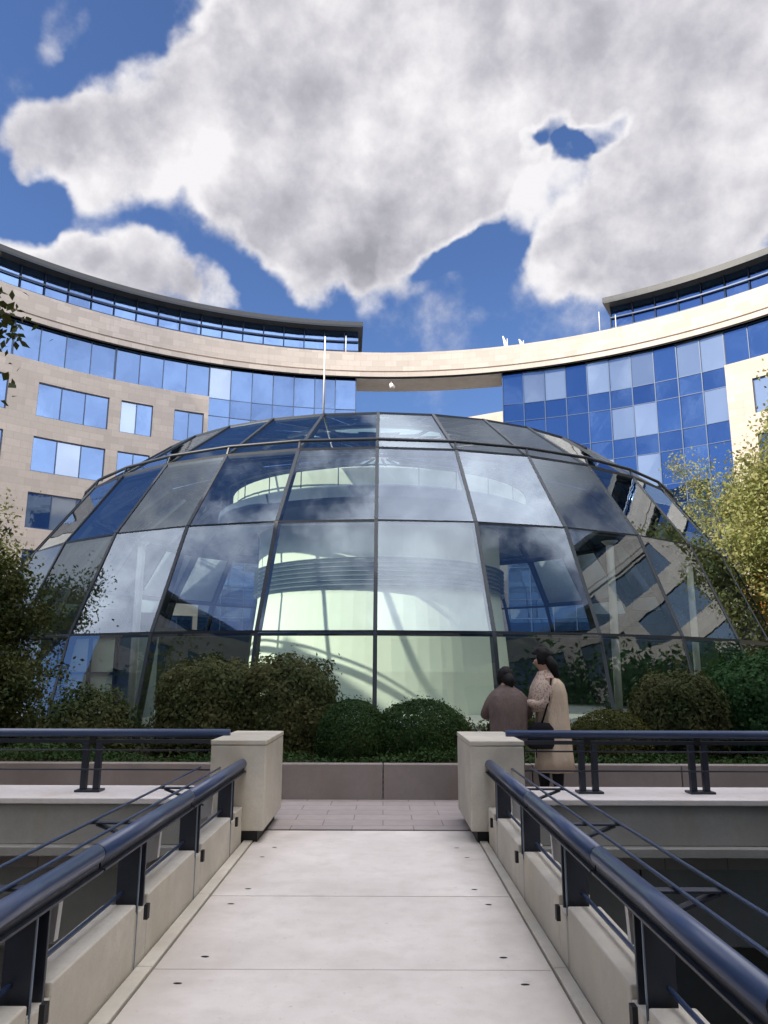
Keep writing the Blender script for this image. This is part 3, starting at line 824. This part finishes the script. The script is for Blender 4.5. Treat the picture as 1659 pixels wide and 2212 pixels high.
# ------------------------------------------------------------------ plants
def leaf_quads(pts, nrm, size, rng, jit=.8, asp=.55):
    pts = np.asarray(pts); n = len(pts)
    d = rng.normal(size=(n, 3)); nv = np.asarray(nrm) * 1.0 + d * jit; nv /= np.linalg.norm(nv, axis=1)[:, None] + 1e-9
    t = rng.normal(size=(n, 3)); t -= (t * nv).sum(1)[:, None] * nv; t /= np.linalg.norm(t, axis=1)[:, None] + 1e-9
    b = np.cross(nv, t); s = size * rng.uniform(.6, 1.35, (n, 1))
    v = np.stack([pts - t * s, pts - b * s * asp + nv * s * .15, pts + t * s, pts + b * s * asp + nv * s * .15], 1)
    return v.reshape(-1, 3)
def mesh_quads(name, V, mat, parent=None, off=None):
    n = len(V) // 4; me = bpy.data.meshes.new(name)
    me.vertices.add(len(V)); me.vertices.foreach_set('co', np.asarray(V, dtype=np.float32).ravel())
    me.loops.add(n * 4); me.loops.foreach_set('vertex_index', np.arange(n * 4, dtype=np.int32))
    me.polygons.add(n); me.polygons.foreach_set('loop_start', np.arange(0, n * 4, 4, dtype=np.int32))
    try: me.polygons.foreach_set('loop_total', np.full(n, 4, dtype=np.int32))
    except Exception: pass
    me.materials.append(mat); me.update(calc_edges=True)
    o = bpy.data.objects.new(name, me); S.collection.objects.link(o)
    if parent is not None: o.parent = parent
    return o
def bush(loc, rad, label, mat, n, leaf, group=None, name='bush', cat='bush', lump=.18, seed=1, stems=True, flat=0.0, shell=.72, z0=.3):
    """crown ellipsoid centre at loc; stems down to the soil"""
    rng = np.random.default_rng(seed); loc = Vector(loc)
    e = empty(name, (loc.x, loc.y, z0), label, cat, group)
    d = rng.normal(size=(n, 3)); d /= np.linalg.norm(d, axis=1)[:, None]
    if flat: 
        # squarer, clipped outline
        mx = np.abs(d).max(1)[:, None]; d = d * (1 - flat) + d / mx * flat
    L = np.array([1 + lump * (mnoise.noise(Vector(x) * 2.2 + Vector((seed, 0, 0))) + .6 * mnoise.noise(Vector(x) * 5.5 + Vector((0, seed, 0)))) for x in d])[:, None]
    rr = (shell + (1 - shell) * rng.uniform(0, 1, (n, 1)) ** .6) * L * (1 + (rng.uniform(0, 1, (n, 1)) > .95) * .11)
    pts = d * rr * np.array(rad)
    off = np.array([0, 0, loc.z - z0])
    V = leaf_quads(pts + off, d, leaf, rng, .45)
    mesh_quads('foliage', V, mat, e)
    if stems:
        m = MB(); rn = random.Random(seed)
        for k in range(6):
            a = rn.uniform(0, 6.28); q = rn.uniform(.2, .55)
            top = Vector((rad[0] * q * math.cos(a), rad[1] * q * math.sin(a), loc.z - z0 + rad[2] * .2))
            m.tube([(top.x * .2, top.y * .2, -.05), tuple(Vector((top.x * .6, top.y * .6, (loc.z - z0) * .5))), top], [.02, .015, .008], 6)
        m.build('stem', BARK, e)
    return e
RG = np.random.default_rng(3)
bush((-2.66, 12.0, .82), (.80, .75, .88), 'wide clipped olive-brown bush left of the footbridge, further left of the pair', LEAF_DK, 26000, .031, 'clipped bushes left of the footbridge', seed=2, flat=.3, lump=.22, shell=.62)
bush((-1.48, 12.0, .84), (.82, .75, .90), 'wide clipped olive-brown bush left of the footbridge, right of the pair and touching the topiary', LEAF_DK, 26000, .031, 'clipped bushes left of the footbridge', seed=3, flat=.3, lump=.22, shell=.62)
bush((-.42, 11.0, .62), (.50, .50, .52), 'smaller dark green topiary ball behind the planter wall', LEAF_BOX, 17000, .019, 'rounded topiary', seed=4, lump=.05, shell=.85)
bush((.54, 11.1, .60), (.70, .60, .53), 'larger dark green topiary mound behind the planter wall', LEAF_BOX, 22000, .020, 'rounded topiary', seed=5, lump=.05, shell=.85)
bush((3.22, 11.3, .52), (.60, .55, .48), 'low olive-green topiary mound right of the two people', LEAF_MOSS, 16000, .018, 'rounded topiary', seed=6, lump=.06, shell=.85)
bush((4.3, 11.6, .82), (.68, .62, .72), 'brownish clipped bush above the right terrace rail', LEAF_DK, 20000, .029, seed=7, lump=.16, flat=.3, shell=.6)
bush((5.85, 12.0, .86), (1.0, .8, .98), 'large fresh green bush at the right edge above the terrace rail', LEAF_GRN, 24000, .034, seed=8, lump=.2, flat=.2, shell=.6)
bush((7.6, 12.4, .9), (1.1, .9, 1.0), 'green bush beyond the right edge of the terrace', LEAF_GRN, 8000, .04, seed=18, lump=.2, shell=.6)
bush((-4.5, 12.0, .55), (.9, .7, .75), 'dark low shrub in front of the dome base at the left', LEAF_SH, 9000, .034, seed=9, lump=.25, shell=.55)
bush((2.2, 13.5, .55), (.5, .5, .45), 'small dark shrub behind the two people', LEAF_SH, 5000, .03, seed=10, lump=.25, shell=.55)
# trailing ground cover in the planter (nobody could count the plants)
gp = RG.uniform([-12, 9.92, .30], [12, 11.1, .46], (26000, 3)); gp[:, 2] += .10 * np.sin(gp[:, 0] * 1.7) * np.sin(gp[:, 0] * .63 + 1)
tag(mesh_quads('ground_cover', leaf_quads(gp, np.tile([0, 0, 1.], (len(gp), 1)), .028, RG), LEAF_BOX), 'low leafy ground cover filling the planter behind its wall', 'ground cover', kind='stuff')
gp = RG.uniform([-12, 11.1, .25], [12, 17.2, .45], (26000, 3)); gp[:, 2] += .12 * np.sin(gp[:, 0] * 1.3 + gp[:, 1])
tag(mesh_quads('ground_cover', leaf_quads(gp, np.tile([0, 0, 1.], (len(gp), 1)), .05, RG), LEAF_SH), 'dark leafy undergrowth between the bushes and the dome', 'ground cover', kind='stuff')

def tree(base, H, crown, label, leafm, barkm, nleaf, leaf, seed, group=None, name='tree', trunk_r=.12, droop=0., spread=1., clus=.35, lean=(0, 0)):
    """trunk with limbs; leaves in clusters round the twig ends. crown=(cx,cy,cz,rx,ry,rz) relative to base"""
    rn = random.Random(seed); rng = np.random.default_rng(seed)
    e = empty(name, base, label, 'tree', group)
    m = MB(); ends = []
    cx, cy, cz, rx, ry, rz = crown
    top = Vector((cx + lean[0], cy + lean[1], cz + rz * .35))
    trunk = [Vector((0, 0, -.1)).lerp(top, t) + Vector((rn.uniform(-1, 1), rn.uniform(-1, 1), 0)) * .05 * H * t * (1 - t) for t in np.linspace(0, 1, 7)]
    m.tube(trunk, [trunk_r * (1 - .75 * t) for t in np.linspace(0, 1, 7)], 8)
    for k in range(26):
        t = rn.uniform(.35, 1); st = trunk[min(6, int(t * 6))]
        d = Vector((rn.gauss(0, 1), rn.gauss(0, 1), rn.gauss(0, .8))).normalized() * (rn.uniform(.35, 1) ** .5)
        en = Vector((cx + d.x * rx, cy + d.y * ry, cz + d.z * rz)) 
        mid = st.lerp(en, .5) + Vector((0, 0, .12 * H * rn.uniform(0, .6)))
        m.tube([st, mid, en], [trunk_r * .35, trunk_r * .2, trunk_r * .05], 6, cap=False)
        ends.append((en, 1.0)); ends.append((mid.lerp(en, .5), .7))
        for j in range(4):
            e2 = en.lerp(mid, rn.uniform(0, .6)) + Vector((rn.gauss(0, 1) * rx, rn.gauss(0, 1) * ry, rn.gauss(0, 1) * rz)) * .22
            m.tube([mid.lerp(en, .4), e2], [trunk_r * .12, trunk_r * .03], 5, cap=False); ends.append((e2, .8))
    m.build('trunk', barkm, e, smooth=True)
    per = nleaf // len(ends); P_ = []
    for en, w in ends:
        c = np.array(en); s = clus * w * min(rx, rz) * rn.uniform(.6, 1.2)
        q = rng.normal(size=(per, 3)) * s * np.array([1, 1, .75]) * .55
        q[:, 2] -= droop * np.abs(q[:, 0] * 0 + rng.uniform(0, 1, per)) * s * 2
        P_.append(q + c)
    P_ = np.concatenate(P_)
    mesh_quads('crown', leaf_quads(P_, np.tile([0, 0, .6], (len(P_), 1)), leaf, rng, 1.0), leafm, e)
    return e
tree((15.6, 27.2, 0), 11, (0, 0, 6.9, 3.0, 2.4, 4.5), 'tall yellow-green birch in sunlight at the right edge behind the dome', LEAF_SUN, BARKP, 46000, .085, 21, 'sunlit trees right of the dome', droop=.7, clus=.34, trunk_r=.11)
tree((17.4, 37.5, 0), 12, (-.6, 0, 8.3, 3.2, 2.4, 4.2), 'lower golden-green tree leaning over the right flank of the dome', LEAF_SUN, BARKP, 30000, .075, 22, 'sunlit trees right of the dome', droop=.7, clus=.34, trunk_r=.09)
tree((21.5, 36.5, 0), 10, (.4, 0, 6.6, 3.0, 2.6, 4.8), 'broad pale green tree behind the birch at the right', LEAF_SUN, BARK, 30000, .08, 23, 'sunlit trees right of the dome', clus=.4, trunk_r=.12)
tree((17.7, 33.2, .0), 5.6, (.2, 0, 4.4, 1.9, 1.7, 1.9), 'small rust-orange tree at the right edge beside the dome', LEAF_OR, BARK, 16000, .07, 24, clus=.4, trunk_r=.05)
tree((13.6, 22.5, .0), 4, (0.5, 0, 2.2, 1.6, 1.4, 1.8), 'low bushy green tree below the orange one at the right edge', LEAF_GRN, BARK, 14000, .05, 25, clus=.5, trunk_r=.05)
tree((-7.45, 13.6, .2), 5, (.1, 0, 1.80, 1.2, 1.2, 1.65), 'dense dark shaded tree at the left edge in front of the dome', LEAF_SH, BARK, 34000, .042, 31, clus=.42, trunk_r=.07)
tree((-6.2, 12.6, .2), 3, (-.2, 0, .75, 1.1, .8, .75), 'dark low branching shrub under the shaded tree at the left', LEAF_SH, BARK, 16000, .04, 32, name='shrub', clus=.5, trunk_r=.04)
tree((-12.6, 22.0, 0), 8, (0, 0, 4.9, 1.75, 1.4, 2.1), 'light yellow-green tree at the left edge above the dark tree', LEAF_SUN, BARK, 18000, .06, 33, clus=.4, trunk_r=.08)
# trees round the rear of the courtyard, visible only mirrored in the dome
for k, ph in enumerate((-150, -138, -127, -115, 96, 108, 121, 133, 146)):
    b_ = P(ph, 26.5 + (k % 3) * 1.2, -1)
    tree(tuple(b_), 10, (0, 0, 7.0, 3.2, 3.2, 4.2), ['leafy yellow-green tree', 'leafy dark green tree'][k % 2] + ' at the back of the courtyard, mirrored in the dome glass', [LEAF_SUN, LEAF_GRN][k % 2], BARK, 9000, .17, 60 + k, 'trees at the back of the courtyard', clus=.45)
# near tree whose leafy branch hangs into the picture at the upper left
near = tree((-6.5, 8.3, -4.6), 11, (-.2, 0, 9.2, 1.9, 1.6, 2.0), 'dark tree in the sunken court whose leafy branch hangs in at the upper left', LEAF_SH, BARK, 22000, .07, 34, clus=.34, trunk_r=.15)
tree((-4.7, 6.2, -4.6), 5, (0, 0, 4.45, .9, .9, .6), 'small dark tree rising from the court below the left railing', LEAF_SH, BARK, 5000, .05, 35, clus=.5, trunk_r=.05)
tree((4.6, 6.2, -4.6), 4.5, (0, 0, 3.3, 1.3, 1.1, .9), 'green tree top in the sunken court near the right edge, under the terrace wall', LEAF_GRN, BARK, 14000, .055, 37, clus=.5, trunk_r=.05)
tree((2.9, 5.2, -4.6), 3.5, (0, 0, 2.2, 1.2, 1.2, .8), 'green shrub deep in the sunken court below the right railing', LEAF_GRN, BARK, 8000, .07, 36, name='shrub', clus=.5, trunk_r=.05)

# ------------------------------------------------------------------ people
SKIN = m_plain('skin', (.42, .26, .19), .55, .4, .06)
HAIR = m_plain('black_hair', (.008, .007, .008), .7, .2, .4, 40)
TROU = m_plain('black_trousers', (.012, .012, .016), .8, .2)
SHOE = m_plain('black_shoe', (.01, .01, .01), .4, .5)
PHONE = m_plain('phone_case', (.5, .5, .52), .3, .6)
t = NT('patterned_shawl'); v = t.coord('Object'); vo = t.n('ShaderNodeTexVoronoi'); vo.inputs['Scale'].default_value = 38; t.l(v, vo.inputs['Vector'])
t.bsdf(t.mix(t.ramp(vo.outputs['Distance'], [(.32, (1, 1, 1)), (.45, (0, 0, 0))]), (.54, .43, .35), (.33, .23, .20)), .9, spec=.1); SHAWL = t.m
def m_cloth(name, c, var=.15):
    t = NT(name); v = t.coord('Object'); a = t.noise(v, 7, 5, .6); b = t.noise(t.coord('Object', (1, 1, .35)), 13, 4, .55)
    t.bsdf(t.mix(a, tuple(x * (1 - var) for x in c), tuple(x * (1 + var) for x in c)), .9, spec=.12, bump=b, bs=.9, bd=.035); return t.m
COAT = m_cloth('camel_coat', (.60, .49, .37)); JACK = m_cloth('taupe_jacket', (.15, .115, .105), .3)
def skin_body(parent, joints, edges, mat, name='body', root=0):
    me = bpy.data.meshes.new(name)
    me.from_pydata([j[0] for j in joints], edges, [])
    me.materials.append(mat)
    o = bpy.data.objects.new(name, me); S.collection.objects.link(o); o.parent = parent
    sm = o.modifiers.new('skin', 'SKIN'); 
    sv = me.skin_vertices[0].data if me.skin_vertices else None
    if sv is None:
        bm = bmesh.new(); bm.from_mesh(me); lay = bm.verts.layers.skin.verify(); bm.to_mesh(me); bm.free(); sv = me.skin_vertices[0].data
    for i, j in enumerate(joints):
        r = j[1]; sv[i].radius = (r if isinstance(r, tuple) else (r, r)); sv[i].use_root = (i == root)
    ss = o.modifiers.new('sub', 'SUBSURF'); ss.levels = 1; ss.render_levels = 2
    for p in me.polygons: p.use_smooth = True
    sm.use_smooth_shade = True
    return o
def ering(c, rx, ry, n=28, tilt=(0, 0), fold=0, ph=0, rz=0):
    out = []
    for k in range(n):
        a = 2 * math.pi * k / n
        f = 1 + fold * math.sin(a * 7 + ph) + fold * .6 * math.sin(a * 11 + 2 * ph)
        x, y = rx * f * math.cos(a), ry * f * math.sin(a)
        x, y = x * math.cos(rz) - y * math.sin(rz), x * math.sin(rz) + y * math.cos(rz)
        out.append(Vector((c[0] + x, c[1] + y, c[2] + x * tilt[0] + y * tilt[1])))
    return out
def hand(parent, wrist, d, palmn, s=1.0, curl=.5):
    """five separate fingers rooted in a palm, one skinned surface"""
    w = Vector(wrist); d = Vector(d).normalized(); pn = Vector(palmn).normalized(); x = d.cross(pn).normalized()
    J = [(w, .022 * s), (w + d * .045 * s, (.036 * s, .016 * s)), (w + d * .08 * s, (.038 * s, .014 * s))]
    E = [(0, 1), (1, 2)]
    for i, (off, L) in enumerate(((-.030, .068), (-.010, .078), (.010, .073), (.029, .058))):
        b = w + d * .088 * s + x * off * s
        p1 = b + (d - pn * 0 + pn * curl * .3).normalized() * L * .45 * s
        p2 = p1 + (d + pn * curl * 1.2).normalized() * L * .32 * s
        p3 = p2 + (d * .5 + pn * curl * 1.8).normalized() * L * .25 * s
        k = len(J); J += [(b, .0095 * s), (p1, .0088 * s), (p2, .008 * s), (p3, .0065 * s)]; E += [(2, k), (k, k + 1), (k + 1, k + 2), (k + 2, k + 3)]
    b = w + d * .03 * s - x * .032 * s; p1 = b + (d * .6 - x * .7 + pn * .3).normalized() * .035 * s; p2 = p1 + (d + pn * .5).normalized() * .03 * s
    k = len(J); J += [(b, .012 * s), (p1, .010 * s), (p2, .008 * s)]; E += [(1, k), (k, k + 1), (k + 1, k + 2)]
    return J, E
def person_common(e, H, hip, chest, neck, head, faced, feet, hands, shoulders, elbows):
    """continuous body surface: joints in local metres"""
    J = [(Vector(hip), (.15, .11)), (Vector(hip).lerp(Vector(chest), .5), (.13, .10)), (Vector(chest), (.16, .11)), (Vector(neck), .055)]
    E = [(0, 1), (1, 2), (2, 3)]
    h = Vector(head); f = Vector(faced).normalized(); up = (h - Vector(neck)).normalized()
    J += [(h - up * .03, .078), (h + up * .055, .085)]; E += [(3, 4), (4, 5)]
    k = len(J); J += [(h - up * .07 + f * .055, .038), (h - up * .01 + f * .098, .012)]; E += [(4, k), (4, k + 1)]
    side = up.cross(f).normalized()
    for sgn in (-1, 1):
        k = len(J); J.append((h + side * sgn * .085 - up * .01, .014)); E.append((4, k))
    for sh, el, (wr, hd, pn) in zip(shoulders, elbows, hands):
        k = len(J); J += [(Vector(sh), .040), (Vector(el), .036), (Vector(wr), .026)]; E += [(2, k), (k, k + 1), (k + 1, k + 2)]
        hj, he = hand(e, wr, hd, pn, 1.0)
        b = len(J); J += hj[1:]
        for a, c in he: E.append(((k + 2) if a == 0 else b + a - 1, (k + 2) if c == 0 else b + c - 1))
    for (kn, an, toe), sx in zip(feet, (-1, 1)):
        k = len(J); J += [(Vector(hip) + Vector((sx * .09, 0, -.08)), .085), (Vector(kn), .055), (Vector(an), .036), (Vector(toe), .03)]
        E += [(0, k), (k, k + 1), (k + 1, k + 2), (k + 2, k + 3)]
    return skin_body(e, J, E, SKIN)
def limb_sleeve(e, pts, rs, mat, name):
    m = MB(); m.tube(pts, rs, 14); o = m.build(name, mat, e, smooth=True); s = o.modifiers.new('s', 'SUBSURF'); s.levels = 1; s.render_levels = 1; return o
def hair_cap(e, h, up, f, mat, extra=None, name='hair'):
    h = Vector(h); up = Vector(up).normalized(); f = Vector(f).normalized(); f = (f - up * f.dot(up)).normalized(); sd_ = up.cross(f)
    bm = bmesh.new(); bmesh.ops.create_icosphere(bm, subdivisions=4, radius=1)
    for v_ in bm.verts:
        p = v_.co.copy()
        r = .112 + .010 * mnoise.noise(p * 3) + .006 * mnoise.noise(Vector((p.x * 14, p.y * 14, p.z * 2)))
        q = sd_ * p.x * r * .92 + f * p.y * r * 1.08 + up * p.z * r * 1.08
        if p.y > .35 and p.z < .35: q -= f * (p.y - .35) * .12      # leave the face clear
        v_.co = h + up * .03 - f * .012 + q
    me = bpy.data.meshes.new(name); bm.to_mesh(me); bm.free(); me.materials.append(mat)
    for p in me.polygons: p.use_smooth = True
    o = bpy.data.objects.new(name, me); S.collection.objects.link(o); o.parent = e
    if extra:
        m = MB(); m.tube(*extra, 12); m.build('hair_length', mat, o, smooth=True)
    return o
# woman in the long camel coat, turned to the left
w = empty('person', (1.90, 9.12, 0), 'person in long camel coat and patterned shawl, standing turned left on the terrace', 'person')
person_common(w, 1.74, (0, 0, .95), (-.01, 0, 1.33), (-.03, 0, 1.50), (-.07, .01, 1.62), (-.9, .35, -.1),
    [((-.08, .05, .50), (-.06, .05, .08), (-.20, .08, .03)), ((.06, -.05, .50), (.07, -.06, .08), (-.08, -.05, .03))],
    [((-.30, -.08, 1.17), (-1, .1, .1), (0, .3, 1)), ((-.28, .12, 1.15), (-1, 0, .15), (0, -.3, 1))],
    [(-.02, -.17, 1.40), (-.02, .17, 1.40)], [(-.06, -.20, 1.13), (-.05, .20, 1.13)])
m = MB(); rings = []
for z, rx, ry, cx in ((.40, .215, .20, .045), (.55, .205, .19, .045), (.75, .195, .185, .04), (.95, .185, .18, .035), (1.10, .185, .18, .035), (1.25, .18, .20, .03), (1.36, .16, .20, .02), (1.42, .12, .15, .01), (1.455, .07, .07, -.01)):
    rings.append(ering((cx, 0, z), rx, ry, 40, fold=.05 if z < 1.1 else .022, ph=z * 2.2))
m.loft(rings); co = m.build('coat', COAT, w, smooth=True)
m = MB(); rings = []
for z, rx, ry, cx in ((1.08, .13, .21, -.09), (1.14, .145, .225, -.085), (1.25, .145, .235, -.075), (1.36, .14, .225, -.055), (1.43, .115, .165, -.045), (1.49, .085, .09, -.04), (1.52, .07, .075, -.04)):
    rings.append(ering((cx, -.0, z), rx, ry, 40, tilt=(.25, 0), fold=.03, ph=z * 5))
m.loft(rings); m.build('shawl', SHAWL, w, smooth=True)
limb_sleeve(w, [(-.02, -.18, 1.40), (-.05, -.22, 1.15), (-.16, -.16, 1.13), (-.28, -.09, 1.165)], [.075, .068, .055, .045], SHAWL, 'sleeve')
limb_sleeve(w, [(-.02, .18, 1.40), (-.04, .22, 1.15), (-.16, .17, 1.12), (-.26, .13, 1.15)], [.075, .068, .055, .045], COAT, 'sleeve')
for sx, kn, an in ((-1, (-.08, .05, .50), (-.06, .05, .10)), (1, (.06, -.05, .50), (.07, -.06, .10))):
    limb_sleeve(w, [(sx * .09, 0, .9), kn, an], [.10, .075, .055], TROU, 'trouser_leg')
    m = MB(); an = Vector(an)
    m.loft([ering((an.x + .03, an.y, .0), .05, .04, 16), ering((an.x + .02, an.y, .09), .05, .042, 16)]); m.loft([[Vector((an.x + a, an.y + b, z)) for a, b in ((.04, -.045), (-.10, -.05), (-.19, 0), (-.10, .05), (.04, .045))] for z in (.002, .05)]); m.build('shoe', SHOE, w, smooth=False)
hair_cap(w, (-.07, .01, 1.635), (-.05, 0, 1), (-.9, .3, -.05), HAIR, extra=([(-.01, -.04, 1.66), (.06, -.05, 1.56), (.075, -.05, 1.46), (.06, -.04, 1.38)], [.06, .065, .055, .02]))
m = MB(); m.box((-.40, .03, 1.20), (.015, .08, .15), M=Matrix.Rotation(R(35), 3, 'Y')); tag(m.build('phone', PHONE, None, local=None), 'phone held by the person in the camel coat', 'phone').location = (1.90, 9.12, 0)
m = MB(); m.loft([ering((-.13, -.16, z), rx, .07, 16) for z, rx in ((.66, .13), (.70, .16), (.88, .15), (.94, .10))]); m.tube([(-.13, -.20, .92), (-.04, -.24, 1.2), (.0, -.2, 1.43)], .012, 8)
ob = m.build('shoulder_bag', TROU, None, smooth=True); ob.location = (1.90, 9.12, 0); tag(ob, 'black bag hanging at the side of the person in the camel coat', 'bag')
# person in the dark jacket, head bowed, seen from behind
p = empty('person', (1.42, 9.02, 0), 'person in taupe-brown jacket with bowed black-haired head, seen from behind', 'person')
person_common(p, 1.62, (0, 0, .86), (0, .02, 1.16), (0, .08, 1.32), (.0, .15, 1.40), (0, .8, -.6),
    [((-.10, .06, .45), (-.10, .0, .08), (-.11, .14, .03)), ((.10, .06, .45), (.10, .0, .08), (.11, .14, .03))],
    [((-.16, .30, 1.04), (.2, 1, .2), (.3, 0, 1)), ((.14, .32, 1.04), (-.2, 1, .2), (-.3, 0, 1))],
    [(-.17, .04, 1.24), (.17, .04, 1.24)], [(-.25, .10, 1.0), (.24, .10, 1.0)])
m = MB(); rings = []
for z, rx, ry, cy in ((.70, .215, .16, 0), (.80, .215, .165, 0), (.92, .21, .16, 0), (1.03, .215, .165, .01), (1.14, .225, .165, .02), (1.22, .22, .15, .04), (1.28, .17, .12, .06), (1.325, .10, .085, .075), (1.35, .075, .07, .085)):
    rings.append(ering((0, cy, z), rx, ry, 36, fold=.045 if z < 1.05 else .03, ph=z * 4))
m.loft(rings); m.build('jacket', JACK, p, smooth=True)
limb_sleeve(p, [(-.16, .03, 1.25), (-.26, .06, 1.0), (-.24, .20, 1.0), (-.17, .28, 1.03)], [.075, .068, .055, .045], JACK, 'sleeve')
limb_sleeve(p, [(.16, .03, 1.25), (.26, .06, 1.0), (.22, .20, 1.0), (.15, .30, 1.03)], [.075, .068, .055, .045], JACK, 'sleeve')
for sx in (-1, 1):
    limb_sleeve(p, [(sx * .09, 0, .82), (sx * .10, .05, .45), (sx * .10, 0, .09)], [.105, .075, .055], TROU, 'trouser_leg')
    m = MB(); m.loft([[Vector((sx * .10 + a, b, z)) for a, b in ((-.045, -.07), (.045, -.07), (.05, .10), (0, .19), (-.05, .10))] for z in (.002, .07)]); m.build('shoe', SHOE, p)
hair_cap(p, (0, .15, 1.405), (0, .45, 1), (0, 1, -.5), HAIR, extra=([(.0, .08, 1.44), (.04, .03, 1.37), (.05, .01, 1.30)], [.075, .06, .02]))
